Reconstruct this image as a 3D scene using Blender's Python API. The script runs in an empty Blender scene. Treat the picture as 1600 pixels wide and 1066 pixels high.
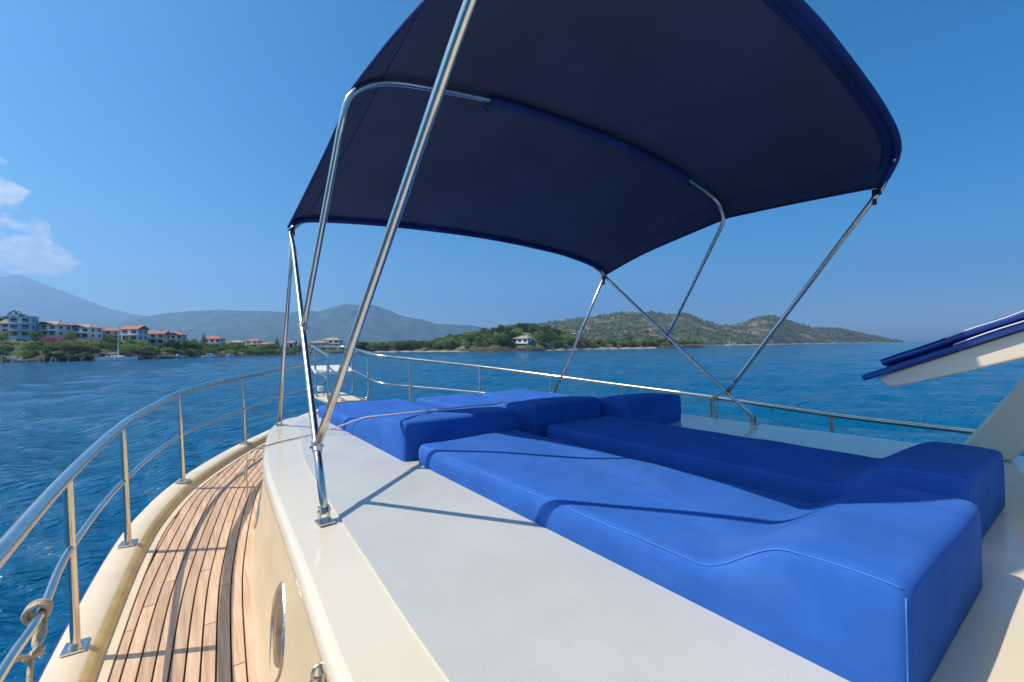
import bpy, math, random
import numpy as np
from mathutils import Matrix, Vector

# ------------------------------------------------------------------ camera, sky, sun, exposure
ZC = 2.9                                   # eye height above the water; boat frame: x starboard, y forward
scene = bpy.context.scene
YAW, PITCH, ROLL = math.radians(-35.9), math.radians(0.664), math.radians(-0.7)
cam_data = bpy.data.cameras.new('camera')
cam_data.sensor_width = 36.0
cam_data.lens = 36.0 * 690 / 1600
cam_data.clip_start = 0.05
cam_data.clip_end = 40000
cam = bpy.data.objects.new('camera', cam_data)
scene.collection.objects.link(cam)
cam.matrix_world = (Matrix.Translation((0, 0, ZC)) @ Matrix.Rotation(YAW, 4, 'Z')
                    @ Matrix.Rotation(math.pi / 2 + PITCH, 4, 'X') @ Matrix.Rotation(ROLL, 4, 'Z'))
scene.camera = cam

SUN_DIR = Vector((-0.68, 0.31, 1.0)).normalized()          # towards the sun
SUN_EL = math.asin(SUN_DIR.z)
SUN_AZ = math.atan2(SUN_DIR.x, SUN_DIR.y)                  # clockwise from +Y

world = bpy.data.worlds.new('World')
scene.world = world
world.use_nodes = True
wn, wl = world.node_tree.nodes, world.node_tree.links
wn.clear()
w_out = wn.new('ShaderNodeOutputWorld')
w_bg = wn.new('ShaderNodeBackground')
w_bg.inputs['Strength'].default_value = 0.125
sky = wn.new('ShaderNodeTexSky')
sky.sky_type = 'NISHITA'
sky.sun_disc = False
sky.sun_elevation = SUN_EL
sky.sun_rotation = SUN_AZ
sky.altitude = 300
sky.air_density = 1.0
sky.dust_density = 1.4
sky.ozone_density = 5.0
w_hsv = wn.new('ShaderNodeHueSaturation')
w_hsv.inputs['Hue'].default_value = 0.492
w_hsv.inputs['Saturation'].default_value = 1.44
wl.new(sky.outputs[0], w_hsv.inputs['Color'])


def cam_dir(px, py):
    d = cam.matrix_world.to_3x3() @ Vector(((px - 800) / 690, -(py - 533) / 690, -1))
    return d.normalized()


# a few fair-weather clouds low over the mountain, from the same noise all round that part of the sky
w_tc = wn.new('ShaderNodeTexCoord')
w_map = wn.new('ShaderNodeMapping')
w_map.inputs['Scale'].default_value = (1, 1, 1.5)
wl.new(w_tc.outputs['Generated'], w_map.inputs['Vector'])
w_noise = wn.new('ShaderNodeTexNoise')
w_noise.inputs['Scale'].default_value = 24
w_noise.inputs['Detail'].default_value = 11
w_noise.inputs['Roughness'].default_value = 0.55
wl.new(w_map.outputs[0], w_noise.inputs['Vector'])


def wmath(op, a, b=None, clamp=False):
    n = wn.new('ShaderNodeMath')
    n.operation = op
    n.use_clamp = clamp
    for i, x in enumerate((a, b)):
        if x is None:
            continue
        if isinstance(x, (int, float)):
            n.inputs[i].default_value = x
        else:
            wl.new(x, n.inputs[i])
    return n.outputs[0]


mask = None
for (px, py, rad) in ((2, 297, 0.034), (-8, 347, 0.020), (75, 400, 0.045), (20, 395, 0.045), (-130, 330, 0.14), (-420, 380, 0.2)):
    d = wn.new('ShaderNodeVectorMath')
    d.operation = 'DOT_PRODUCT'
    nrm = wn.new('ShaderNodeVectorMath')
    nrm.operation = 'NORMALIZE'
    wl.new(w_tc.outputs['Generated'], nrm.inputs[0])
    wl.new(nrm.outputs[0], d.inputs[0])
    d.inputs[1].default_value = cam_dir(px, py)
    # 1 at the middle, 0 at rad
    t = wmath('SUBTRACT', d.outputs['Value'], math.cos(rad))
    t = wmath('DIVIDE', t, 1 - math.cos(rad), True)
    mask = t if mask is None else wmath('MAXIMUM', mask, t)
cl = wmath('ADD', w_noise.outputs['Fac'], wmath('MULTIPLY', mask, 0.42))
cl = wmath('SUBTRACT', cl, 0.70)
cl = wmath('MULTIPLY', cl, 7.5, True)
cl = wmath('MULTIPLY', cl, wmath('MULTIPLY', mask, 4.0, True))
cl = wmath('MULTIPLY', cl, 0.75, True)
w_mix = wn.new('ShaderNodeMix')
w_mix.data_type = 'RGBA'
wl.new(cl, w_mix.inputs['Factor'])
wl.new(w_hsv.outputs[0], w_mix.inputs[6])
w_n2 = wn.new('ShaderNodeTexNoise')
w_n2.inputs['Scale'].default_value = 60
w_n2.inputs['Detail'].default_value = 6
wl.new(w_map.outputs[0], w_n2.inputs['Vector'])
w_cc = wn.new('ShaderNodeValToRGB')
w_cc.color_ramp.elements[0].position = 0.34
w_cc.color_ramp.elements[1].position = 0.62
w_cc.color_ramp.elements[0].color = (0.50, 0.58, 0.72, 1)
w_cc.color_ramp.elements[1].color = (0.86, 0.82, 0.80, 1)
wl.new(w_n2.outputs['Fac'], w_cc.inputs['Fac'])
w_cs = wn.new('ShaderNodeVectorMath')
w_cs.operation = 'SCALE'
w_cs.inputs['Scale'].default_value = 8.6
wl.new(w_cc.outputs[0], w_cs.inputs[0])
wl.new(w_cs.outputs[0], w_mix.inputs[7])
wl.new(w_mix.outputs[2], w_bg.inputs['Color'])
wl.new(w_bg.outputs[0], w_out.inputs['Surface'])

sun_data = bpy.data.lights.new('sun', 'SUN')
sun_data.energy = 5.0
sun_data.angle = math.radians(0.53)
sun_data.color = (1.0, 0.91, 0.76)
sun = bpy.data.objects.new('sun', sun_data)
sun.rotation_euler = SUN_DIR.to_track_quat('Z', 'Y').to_euler()
scene.collection.objects.link(sun)

scene.view_settings.view_transform = 'Standard'
scene.view_settings.look = 'None'
scene.view_settings.gamma = 1
scene.view_settings.exposure = 0.2
scene.render.engine = 'CYCLES'
scene.cycles.use_denoising = True
scene.cycles.max_bounces = 8
scene.cycles.volume_bounces = 1
scene.cycles.sample_clamp_indirect = 8

# ------------------------------------------------------------------ helpers
C = scene.collection
rng = random.Random(7)
nrg = np.random.RandomState(11)


def B(v, u, z):
    """boat frame point, z measured from eye height"""
    return (v, u, z + ZC)


CY, SY = math.cos(YAW), math.sin(YAW)


def shore(px, Y):
    """a compass bearing (as a picture column) and a distance out from the boat -> world x, y"""
    X = Y * (px - 800) / 690
    return (X * CY - Y * SY, X * SY + Y * CY)


def hor(px):
    return 541.0 - (px - 800) * 0.01222


def height(px, py, Y):
    return ZC + (hor(px) - py) * Y / 690


def catmull(pts, n=8, closed=False):
    P = [np.array(p, float) for p in pts]
    out = []
    m = len(P)
    rngi = range(m if closed else m - 1)
    for i in rngi:
        p1, p2 = P[i], P[(i + 1) % m]
        p0 = P[i - 1] if (i > 0 or closed) else 2 * p1 - p2
        p3 = P[(i + 2) % m] if (i + 2 < m or closed) else 2 * p2 - p1
        for k in range(n):
            t = k / n
            out.append(0.5 * ((2 * p1) + (-p0 + p2) * t + (2 * p0 - 5 * p1 + 4 * p2 - p3) * t * t + (-p0 + 3 * p1 - 3 * p2 + p3) * t ** 3))
    if not closed:
        out.append(P[-1])
    return [tuple(o) for o in out]


def interp(x, table):
    xs = [t[0] for t in table]
    return float(np.interp(x, xs, [t[1] for t in table]))


class MB:
    def __init__(self):
        self.v, self.f = [], []

    def quadgrid(self, rows, closed_u=False):
        base = len(self.v)
        n = len(rows[0])
        for r in rows:
            self.v += [tuple(p) for p in r]
        for i in range(len(rows) - 1):
            for j in range(n if closed_u else n - 1):
                a = base + i * n + j
                b = base + i * n + (j + 1) % n
                self.f.append((a, b, b + n, a + n))
        return self

    def tube(self, path, r, seg=10, cap=True, radii=None):
        P = [Vector(p) for p in path]
        T = []
        for i in range(len(P)):
            a = P[max(i - 1, 0)]
            b = P[min(i + 1, len(P) - 1)]
            T.append((b - a).normalized())
        up = Vector((0, 0, 1))
        if abs(T[0].z) > 0.9:
            up = Vector((0, 1, 0))
        N = (up - T[0] * up.dot(T[0])).normalized()
        base = len(self.v)
        for i in range(len(P)):
            N = (N - T[i] * N.dot(T[i])).normalized()
            Bn = T[i].cross(N)
            rr = radii[i] if radii else r
            for k in range(seg):
                a = 2 * math.pi * k / seg
                self.v.append(tuple(P[i] + (N * math.cos(a) + Bn * math.sin(a)) * rr))
        for i in range(len(P) - 1):
            for k in range(seg):
                a = base + i * seg + k
                b = base + i * seg + (k + 1) % seg
                self.f.append((a, b, b + seg, a + seg))
        if cap:
            self.f.append(tuple(base + k for k in range(seg))[::-1])
            e = base + (len(P) - 1) * seg
            self.f.append(tuple(e + k for k in range(seg)))
        return self

    def box(self, c, s, rz=0.0, M=None):
        base = len(self.v)
        ca, sa = math.cos(rz), math.sin(rz)
        for dz in (-.5, .5):
            for dx, dy in ((-.5, -.5), (.5, -.5), (.5, .5), (-.5, .5)):
                x, y, z = dx * s[0], dy * s[1], dz * s[2]
                p = Vector((x * ca - y * sa, x * sa + y * ca, z))
                if M is not None:
                    p = M @ p
                self.v.append((c[0] + p[0], c[1] + p[1], c[2] + p[2]))
        for q in ((0, 3, 2, 1), (4, 5, 6, 7), (0, 1, 5, 4), (1, 2, 6, 5), (2, 3, 7, 6), (3, 0, 4, 7)):
            self.f.append(tuple(base + k for k in q))
        return self

    def prism(self, poly, off):
        """poly: list of 3D points, off: extrusion vector"""
        base = len(self.v)
        n = len(poly)
        self.v += [tuple(p) for p in poly]
        self.v += [tuple(np.array(p) + np.array(off)) for p in poly]
        self.f.append(tuple(range(base + n - 1, base - 1, -1)))
        self.f.append(tuple(range(base + n, base + 2 * n)))
        for i in range(n):
            j = (i + 1) % n
            self.f.append((base + i, base + j, base + n + j, base + n + i))
        return self

    def poly(self, pts):
        base = len(self.v)
        self.v += [tuple(p) for p in pts]
        self.f.append(tuple(range(base, base + len(pts))))
        return self

    def mesh(self, name, mat, smooth=False, bevel=None):
        me = bpy.data.meshes.new(name)
        me.from_pydata(self.v, [], self.f)
        if mat is not None:
            me.materials.append(mat)
        if smooth:
            me.polygons.foreach_set('use_smooth', [True] * len(me.polygons))
        me.update()
        return me

    def build(self, name, mat, parent=None, smooth=False, bevel=None, bseg=2, angle=None):
        o = bpy.data.objects.new(name, self.mesh(name, mat, smooth))
        C.objects.link(o)
        o.parent = parent
        if bevel:
            m = o.modifiers.new('bevel', 'BEVEL')
            m.width = bevel
            m.segments = bseg
            m.limit_method = 'ANGLE'
            m.angle_limit = math.radians(35)
        if smooth and angle:
            o.data.set_sharp_from_angle(angle=math.radians(angle))
        return o


def empty(name, loc=(0, 0, 0), rz=0.0):
    o = bpy.data.objects.new(name, None)
    o.location = loc
    o.rotation_euler = (0, 0, rz)
    o.empty_display_size = 0.2
    C.objects.link(o)
    return o


def tag(o, label=None, cat=None, group=None, kind=None):
    if label:
        o['label'] = label
    if cat:
        o['category'] = cat
    if group:
        o['group'] = group
    if kind:
        o['kind'] = kind
    return o


def copy_tree(o, parent=None):
    c = o.copy()
    C.objects.link(c)
    c.parent = parent
    for ch in o.children:
        copy_tree(ch, c)
    return c


# ------------------------------------------------------------------ materials
def mat(name, col, rough=0.5, metal=0.0, var=0.0, vscale=4.0, col2=None, bump=0.0, bscale=60.0, detail=4, sheen=0.0,
        stretch=None, objrand=0.0, spec=None, coat=0.0, coords='Object', ramp=(0.35, 0.65), translucent=0.0, rough_var=0.0):
    m = bpy.data.materials.new(name)
    m.use_nodes = True
    nt = m.node_tree
    n, l = nt.nodes, nt.links
    p = n['Principled BSDF']
    p.inputs['Base Color'].default_value = (*col, 1)
    p.inputs['Roughness'].default_value = rough
    p.inputs['Metallic'].default_value = metal
    if spec is not None:
        p.inputs['Specular IOR Level'].default_value = spec
    if coat:
        p.inputs['Coat Weight'].default_value = coat
        p.inputs['Coat Roughness'].default_value = 0.08
    if sheen:
        p.inputs['Sheen Weight'].default_value = sheen
        p.inputs['Sheen Roughness'].default_value = 0.5
    tc = n.new('ShaderNodeTexCoord')
    vec = tc.outputs[coords]
    if stretch:
        mp = n.new('ShaderNodeMapping')
        mp.inputs['Scale'].default_value = stretch
        l.new(vec, mp.inputs['Vector'])
        vec = mp.outputs[0]
    colour_out = None
    if var or col2:
        no = n.new('ShaderNodeTexNoise')
        no.inputs['Scale'].default_value = vscale
        no.inputs['Detail'].default_value = detail
        no.inputs['Roughness'].default_value = 0.6
        l.new(vec, no.inputs['Vector'])
        rp = n.new('ShaderNodeValToRGB')
        rp.color_ramp.elements[0].position = ramp[0]
        rp.color_ramp.elements[1].position = ramp[1]
        c2 = col2 if col2 else tuple(c * (1 + var) for c in col)
        c1 = col if col2 else tuple(c * (1 - var) for c in col)
        rp.color_ramp.elements[0].color = (*c1, 1)
        rp.color_ramp.elements[1].color = (*c2, 1)
        l.new(no.outputs['Fac'], rp.inputs['Fac'])
        colour_out = rp.outputs['Color']
        if rough_var:
            mr = n.new('ShaderNodeMapRange')
            mr.inputs['To Min'].default_value = rough - rough_var
            mr.inputs['To Max'].default_value = rough + rough_var
            l.new(no.outputs['Fac'], mr.inputs['Value'])
            l.new(mr.outputs[0], p.inputs['Roughness'])
    if objrand:
        oi = n.new('ShaderNodeObjectInfo')
        mr = n.new('ShaderNodeMapRange')
        mr.inputs['To Min'].default_value = 1 - objrand
        mr.inputs['To Max'].default_value = 1 + objrand
        l.new(oi.outputs['Random'], mr.inputs['Value'])
        hs = n.new('ShaderNodeHueSaturation')
        l.new(mr.outputs[0], hs.inputs['Value'])
        if colour_out:
            l.new(colour_out, hs.inputs['Color'])
        else:
            hs.inputs['Color'].default_value = (*col, 1)
        colour_out = hs.outputs[0]
    if colour_out:
        l.new(colour_out, p.inputs['Base Color'])
    if bump:
        nb = n.new('ShaderNodeTexNoise')
        nb.inputs['Scale'].default_value = bscale
        nb.inputs['Detail'].default_value = 3
        l.new(vec, nb.inputs['Vector'])
        bp = n.new('ShaderNodeBump')
        bp.inputs['Strength'].default_value = bump
        bp.inputs['Distance'].default_value = 0.01
        l.new(nb.outputs['Fac'], bp.inputs['Height'])
        l.new(bp.outputs[0], p.inputs['Normal'])
    if translucent:
        tr = n.new('ShaderNodeBsdfTranslucent')
        tr.inputs['Color'].default_value = (*col, 1)
        if colour_out:
            l.new(colour_out, tr.inputs['Color'])
        mx = n.new('ShaderNodeMixShader')
        mx.inputs[0].default_value = translucent
        l.new(p.outputs[0], mx.inputs[1])
        l.new(tr.outputs[0], mx.inputs[2])
        l.new(mx.outputs[0], n['Material Output'].inputs['Surface'])
    return m


M = {}
M['steel'] = mat('stainless steel', (0.70, 0.65, 0.58), 0.2, 1.0, var=0.08, vscale=14, rough_var=0.07)
M['steel_dull'] = mat('cast steel fitting', (0.55, 0.53, 0.50), 0.3, 1.0, var=0.2, vscale=40, bump=0.2, bscale=90)
M['gelcoat'] = mat('cream gelcoat', (0.70, 0.63, 0.49), 0.17, var=0.035, vscale=1.7, bump=0.03, bscale=5, coat=0.15)
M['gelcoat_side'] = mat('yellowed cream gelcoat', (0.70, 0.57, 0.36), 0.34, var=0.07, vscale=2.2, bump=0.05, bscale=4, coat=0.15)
M['bulwark_paint'] = mat('ochre painted bulwark', (0.60, 0.44, 0.19), 0.45, var=0.16, vscale=9, bump=0.1, bscale=30)
M['cap'] = mat('cream bulwark cap', (0.70, 0.58, 0.42), 0.4, var=0.06, vscale=5, bump=0.05, bscale=20)
M['nonskid'] = mat('pale grey deck paint', (0.50, 0.51, 0.475), 0.33, var=0.05, vscale=3.5, bump=0.12, bscale=400)
M['caulk'] = mat('black deck caulking', (0.028, 0.022, 0.018), 0.7)
M['hull_blue'] = mat('blue rubbing strake', (0.01, 0.025, 0.16), 0.35)
M['hull_white'] = mat('white hull paint', (0.72, 0.71, 0.68), 0.3)
M['white'] = mat('white painted board', (0.74, 0.72, 0.68), 0.4, var=0.04)
M['rope'] = mat('worn white rope', (0.62, 0.50, 0.34), 0.85, var=0.2, vscale=60, bump=0.6, bscale=260)
M['dark'] = mat('dark plastic', (0.012, 0.012, 0.014), 0.4)
M['awning'] = mat('navy awning canvas', (0.040, 0.052, 0.105), 0.8, var=0.16, vscale=2.6, bump=0.35, bscale=6, translucent=0.05, detail=8)
M['awning_blue'] = mat('blue awning hem', (0.006, 0.028, 0.16), 0.75, var=0.2, vscale=6, bump=0.15, bscale=30, translucent=0.1)
M['vinyl'] = mat('glossy blue vinyl', (0.005, 0.042, 0.24), 0.18, var=0.15, vscale=5, coat=0.4)


def cushion_material():
    m = mat('royal blue canvas', (0.030, 0.120, 0.43), 0.95, var=0.10, vscale=6.0, detail=9, spec=0.12)
    nt = m.node_tree
    n, l = nt.nodes, nt.links
    p = n['Principled BSDF']
    tc = n.new('ShaderNodeTexCoord')
    no = n.new('ShaderNodeTexNoise')
    no.inputs['Scale'].default_value = 420
    no.inputs['Detail'].default_value = 2
    l.new(tc.outputs['Object'], no.inputs['Vector'])
    nb = n.new('ShaderNodeTexNoise')
    nb.inputs['Scale'].default_value = 7
    nb.inputs['Detail'].default_value = 3
    l.new(tc.outputs['Object'], nb.inputs['Vector'])
    # sun-faded and dusty patches
    nd = n.new('ShaderNodeTexNoise')
    nd.inputs['Scale'].default_value = 3.4
    nd.inputs['Detail'].default_value = 10
    nd.inputs['Roughness'].default_value = 0.7
    l.new(tc.outputs['Object'], nd.inputs['Vector'])
    mr = n.new('ShaderNodeMapRange')
    mr.inputs['From Min'].default_value = 0.52
    mr.inputs['From Max'].default_value = 0.78
    mr.inputs['To Max'].default_value = 0.45
    l.new(nd.outputs['Fac'], mr.inputs['Value'])
    mx = n.new('ShaderNodeMix')
    mx.data_type = 'RGBA'
    l.new(mr.outputs[0], mx.inputs['Factor'])
    src = p.inputs['Base Color'].links[0].from_socket
    l.new(src, mx.inputs[6])
    mx.inputs[7].default_value = (0.085, 0.19, 0.46, 1)
    l.new(mx.outputs[2], p.inputs['Base Color'])
    b1 = n.new('ShaderNodeBump')
    b1.inputs['Strength'].default_value = 0.3
    b1.inputs['Distance'].default_value = 0.002
    l.new(no.outputs['Fac'], b1.inputs['Height'])
    b2 = n.new('ShaderNodeBump')
    b2.inputs['Strength'].default_value = 0.25
    b2.inputs['Distance'].default_value = 0.012
    l.new(nb.outputs['Fac'], b2.inputs['Height'])
    l.new(b1.outputs[0], b2.inputs['Normal'])
    l.new(b2.outputs[0], p.inputs['Normal'])
    return m


M['cushion'] = cushion_material()
M['pale_line'] = mat('pale blue seam thread', (0.085, 0.20, 0.56), 0.8)


def teak_material():
    m = mat('weathered teak', (0.48, 0.31, 0.195), 0.65, col2=(0.66, 0.465, 0.325), vscale=2.2, stretch=(26, 1.3, 8), objrand=0.14, bump=0.3, bscale=14)
    return m


M['teak'] = teak_material()


def water_material():
    m = bpy.data.materials.new('sea water')
    m.use_nodes = True
    n, l = m.node_tree.nodes, m.node_tree.links
    p = n['Principled BSDF']
    p.inputs['Base Color'].default_value = (0.0, 0.094, 0.21, 1)
    p.inputs['Roughness'].default_value = 0.10
    p.inputs['IOR'].default_value = 1.333
    p.inputs['Specular IOR Level'].default_value = 0.2
    tc = n.new('ShaderNodeTexCoord')
    prev = None
    for sc_, dist, st, strx in ((0.22, 0.55, 0.5, (1.0, 2.2, 1)), (0.8, 0.40, 0.8, (1.0, 1.9, 1)), (2.9, 0.15, 0.85, (1.0, 2.0, 1)), (10, 0.03, 0.7, (1, 1.7, 1))):
        mp = n.new('ShaderNodeMapping')
        mp.inputs['Rotation'].default_value = (0, 0, -YAW + 0.25)
        mp.inputs['Scale'].default_value = strx
        l.new(tc.outputs['Object'], mp.inputs['Vector'])
        no = n.new('ShaderNodeTexNoise')
        no.inputs['Scale'].default_value = sc_
        no.inputs['Detail'].default_value = 3
        no.inputs['Roughness'].default_value = 0.55
        no.inputs['Distortion'].default_value = 0.4
        l.new(mp.outputs[0], no.inputs['Vector'])
        b = n.new('ShaderNodeBump')
        b.inputs['Strength'].default_value = st
        b.inputs['Distance'].default_value = dist
        l.new(no.outputs['Fac'], b.inputs['Height'])
        if prev:
            l.new(prev.outputs[0], b.inputs['Normal'])
        prev = b
    l.new(prev.outputs[0], p.inputs['Normal'])
    return m


M['water'] = water_material()

M['terrain_far'] = mat('hazy far mountain scrub', (0.012, 0.04, 0.024), 0.95, col2=(0.07, 0.095, 0.05), vscale=0.016, detail=8, ramp=(0.4, 0.6))
M['terrain_head'] = mat('scrub and bare earth headland', (0.045, 0.062, 0.028), 0.95, col2=(0.24, 0.165, 0.11), vscale=0.028, detail=8, ramp=(0.50, 0.68))
M['terrain_land'] = mat('dry grass and earth shore', (0.05, 0.075, 0.022), 0.95, col2=(0.22, 0.18, 0.10), vscale=0.12, detail=6, ramp=(0.45, 0.7))
M['rock'] = mat('dark shore rock', (0.016, 0.016, 0.015), 0.9, col2=(0.06, 0.05, 0.038), vscale=0.5, detail=8, bump=0.6, bscale=1.2)
M['sand'] = mat('pale beach sand', (0.30, 0.24, 0.18), 0.95, var=0.15, vscale=0.3)
M['concrete'] = mat('pale concrete', (0.42, 0.41, 0.39), 0.85, var=0.1, vscale=0.8)
M['leaf_a'] = mat('olive green leaves', (0.125, 0.195, 0.04), 0.8, col2=(0.26, 0.31, 0.09), vscale=0.9, objrand=0.35, translucent=0.5)
M['leaf_b'] = mat('dark pine needles', (0.045, 0.09, 0.034), 0.85, col2=(0.10, 0.15, 0.055), vscale=0.9, objrand=0.3, translucent=0.35)
M['leaf_c'] = mat('light green leaves', (0.095, 0.165, 0.026), 0.8, col2=(0.19, 0.25, 0.06), vscale=0.9, objrand=0.3, translucent=0.5)
M['leaf_d'] = mat('grey green scrub leaves', (0.085, 0.12, 0.05), 0.85, col2=(0.19, 0.21, 0.10), vscale=0.9, objrand=0.3, translucent=0.4)
M['magenta'] = mat('magenta bougainvillea bracts', (0.35, 0.03, 0.16), 0.8, col2=(0.55, 0.09, 0.28), vscale=1.2, translucent=0.25)
M['redleaf'] = mat('russet leaves', (0.20, 0.035, 0.03), 0.8, col2=(0.28, 0.08, 0.05), vscale=1.2, translucent=0.2)
M['bark'] = mat('grey bark', (0.10, 0.075, 0.055), 0.95, var=0.25, vscale=3)
M['wall_white'] = mat('white house render', (0.80, 0.78, 0.74), 0.85, var=0.05, vscale=0.4)
M['wall_blue'] = mat('pale blue house render', (0.50, 0.62, 0.72), 0.85, var=0.05, vscale=0.4)
M['wall_cream'] = mat('cream house render', (0.66, 0.56, 0.42), 0.85, var=0.06, vscale=0.4)
M['wall_stone'] = mat('stone house wall', (0.33, 0.28, 0.22), 0.9, var=0.3, vscale=1.5)
M['tile'] = mat('terracotta roof tiles', (0.33, 0.12, 0.075), 0.85, col2=(0.45, 0.20, 0.13), vscale=1.3, detail=6)
M['tile_pale'] = mat('faded roof tiles', (0.36, 0.23, 0.17), 0.85, col2=(0.46, 0.32, 0.25), vscale=1.3, detail=6)
M['glass'] = mat('dark window glass', (0.02, 0.03, 0.045), 0.08)
M['boat_white'] = mat('white boat gelcoat', (0.76, 0.77, 0.78), 0.35)

# ------------------------------------------------------------------ sea
def build_sea():
    az = np.concatenate([np.linspace(-62, 62, 900), np.linspace(62, 298, 90)[1:-1]])
    az = np.radians(az) - YAW                       # clockwise bearing from +Y
    nr = 480
    r = np.exp(np.linspace(math.log(1.2), math.log(8900), nr))
    R_, A_ = np.meshgrid(r, az, indexing='ij')
    X, Y = R_ * np.sin(A_), R_ * np.cos(A_)
    dr = np.gradient(r)[:, None]
    Z = np.zeros_like(X)
    wr = np.random.RandomState(3)
    wind = -YAW + 0.35
    for i in range(60):
        lam = 0.3 * (11.0 / 0.3) ** (wr.rand())
        th = wind + wr.normal(0, 0.55)
        amp = 0.0074 * lam ** 0.62
        k = 2 * math.pi / lam
        fade = np.clip((lam / (2.2 * np.maximum(dr, R_ * math.radians(124 / 900)))) - 0.6, 0, 1)
        ph = k * (X * math.sin(th) + Y * math.cos(th)) + wr.rand() * 6.28
        Z += amp * fade * (np.sin(ph) + 0.22 * np.sin(2 * ph + 0.6))
    mb = MB()
    n = len(az)
    verts = np.stack([X, Y, Z], -1).reshape(-1, 3)
    i, j = np.meshgrid(np.arange(nr - 1), np.arange(n), indexing='ij')
    a = i * n + j
    b = i * n + (j + 1) % n
    F = np.stack([a, a + n, b + n, b], -1).reshape(-1, 4)
    me = bpy.data.meshes.new('sea')
    me.vertices.add(len(verts) + 1)
    me.vertices.foreach_set('co', np.append(verts, [[0, 0, 0]], 0).ravel())
    tri = np.array([[len(verts), jj, (jj + 1) % n] for jj in range(n)])
    me.loops.add(F.size + tri.size)
    me.loops.foreach_set('vertex_index', np.concatenate([F.ravel(), tri.ravel()]))
    me.polygons.add(len(F) + len(tri))
    ls = np.concatenate([np.arange(len(F)) * 4, F.size + np.arange(len(tri)) * 3])
    me.polygons.foreach_set('loop_start', ls)
    me.polygons.foreach_set('use_smooth', np.ones(len(F) + len(tri), bool))
    me.update(calc_edges=True)
    me.validate()
    me.materials.append(M['water'])
    o = bpy.data.objects.new('sea', me)
    C.objects.link(o)
    tag(o, 'rippled deep blue sea around the boat', kind='structure')


build_sea()

# ------------------------------------------------------------------ far land
def fbm(x, y, seed, octs=5, base=1.0):
    r = np.random.RandomState(seed)
    out = np.zeros_like(x)
    amp, f = 1.0, base
    for o in range(octs):
        for k in range(3):
            th = r.rand() * 6.283
            ph = r.rand() * 6.283
            out += amp / 3 * np.sin(f * (x * math.cos(th) + y * math.sin(th)) + ph + 1.3 * np.sin(f * 0.7 * (y * math.cos(th) - x * math.sin(th)) + ph * 2))
        amp *= 0.5
        f *= 2.07
    return out


def ridge_land(name, ridge, coast, depth, material, seed, step=3.0, nrow=26, rough=0.05, fold=0.06, label=None, base=-1.0, power=0.8, back=0.6):
    """land seen as a ridge: rises from the coast line to the ridge and falls behind it"""
    rx = [p[0] for p in ridge]
    cols = np.arange(rx[0], rx[-1] + 0.1, step)
    ridge_s = np.array(ridge, float)
    rows = []
    py = np.interp(cols, ridge_s[:, 0], ridge_s[:, 1])
    cY = np.interp(cols, [c[0] for c in coast], [c[1] for c in coast])
    dY = np.interp(cols, [c[0] for c in depth], [c[1] for c in depth])
    zr = np.array([height(c, y, Yc + d) for c, y, Yc, d in zip(cols, py, cY, dY)])
    for i in range(nrow + 8):
        t = i / (nrow - 1)
        Yr = cY + dY * t
        X = Yr * (cols - 800) / 690
        wx, wy = X * CY - Yr * SY, X * SY + Yr * CY
        sc_ = 1.0 / np.mean(dY)
        nz = fbm(wx * sc_ * 9, wy * sc_ * 9, seed) * rough
        fo = fbm(wx * sc_ * 4, wy * sc_ * 4, seed + 5, 3) * fold
        if t <= 1:
            prof = t ** power
            env = math.sin(min(t, 1) * math.pi) ** 0.7 if t < 1 else 0.0
            z = base + (zr - base) * prof + zr * (fo * env + nz * min(1, t * 4) * (0.35 if t > 0.97 else 1))
        else:
            tt = (t - 1) / ((nrow + 7) / (nrow - 1) - 1)
            z = zr + (base - zr) * tt * back
        z = np.where(zr <= base + 1.5, np.minimum(z, 1.0), z)
        rows.append(np.stack([wx, wy, z], -1))
    mb = MB()
    mb.quadgrid(rows)
    o = mb.build(name, material, smooth=True)
    tag(o, label, kind='structure')
    return o, rows, cols


ridge_land('mountain', [(-700, 500), (-500, 470), (-300, 448), (-150, 436), (-60, 432), (0, 432), (30, 430), (60, 440), (100, 455), (140, 471), (170, 482), (200, 489), (240, 496), (300, 506), (380, 516), (480, 528), (560, 538)],
           [(-700, 4600), (560, 4900)], [(-700, 1300), (560, 1300)], M['terrain_far'], 21, step=5, rough=0.03, fold=0.08,
           label='tall pale blue mountain far behind the village')
ridge_land('hill', [(-60, 534), (60, 520), (150, 509), (200, 500), (245, 492), (300, 486), (345, 484), (380, 486), (410, 485), (452, 489), (477, 484), (497, 487), (520, 479), (535, 475), (555, 475), (580, 477), (605, 484), (630, 494), (662, 499), (685, 507), (712, 509), (742, 510), (760, 514), (800, 521), (850, 530), (900, 537)],
           [(-60, 2900), (900, 3100)], [(-60, 1100), (900, 1100)], M['terrain_far'], 33, step=3, rough=0.05, fold=0.17,
           label='long wooded blue hill across the bay')

HEAD_RIDGE = [(690, 535), (740, 523), (790, 514), (850, 505), (905, 497), (940, 494), (965, 488), (985, 487), (1000, 490), (1020, 487), (1045, 491), (1070, 489), (1085, 494), (1100, 502), (1130, 509), (1150, 507), (1170, 502), (1195, 494), (1215, 495), (1240, 504), (1270, 512), (1290, 514), (1310, 513), (1335, 518), (1360, 524), (1390, 530), (1412, 533.4)]
head, head_rows, head_cols = ridge_land('headland', HEAD_RIDGE, [(690, 620), (1100, 660), (1200, 760), (1300, 980), (1412, 1250)], [(690, 320), (1100, 380), (1300, 300), (1412, 120)],
           M['terrain_head'], 47, step=2.0, nrow=40, rough=0.05, fold=0.07, label='rocky brown headland with scrub beyond the peninsula', power=0.85)


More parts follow.
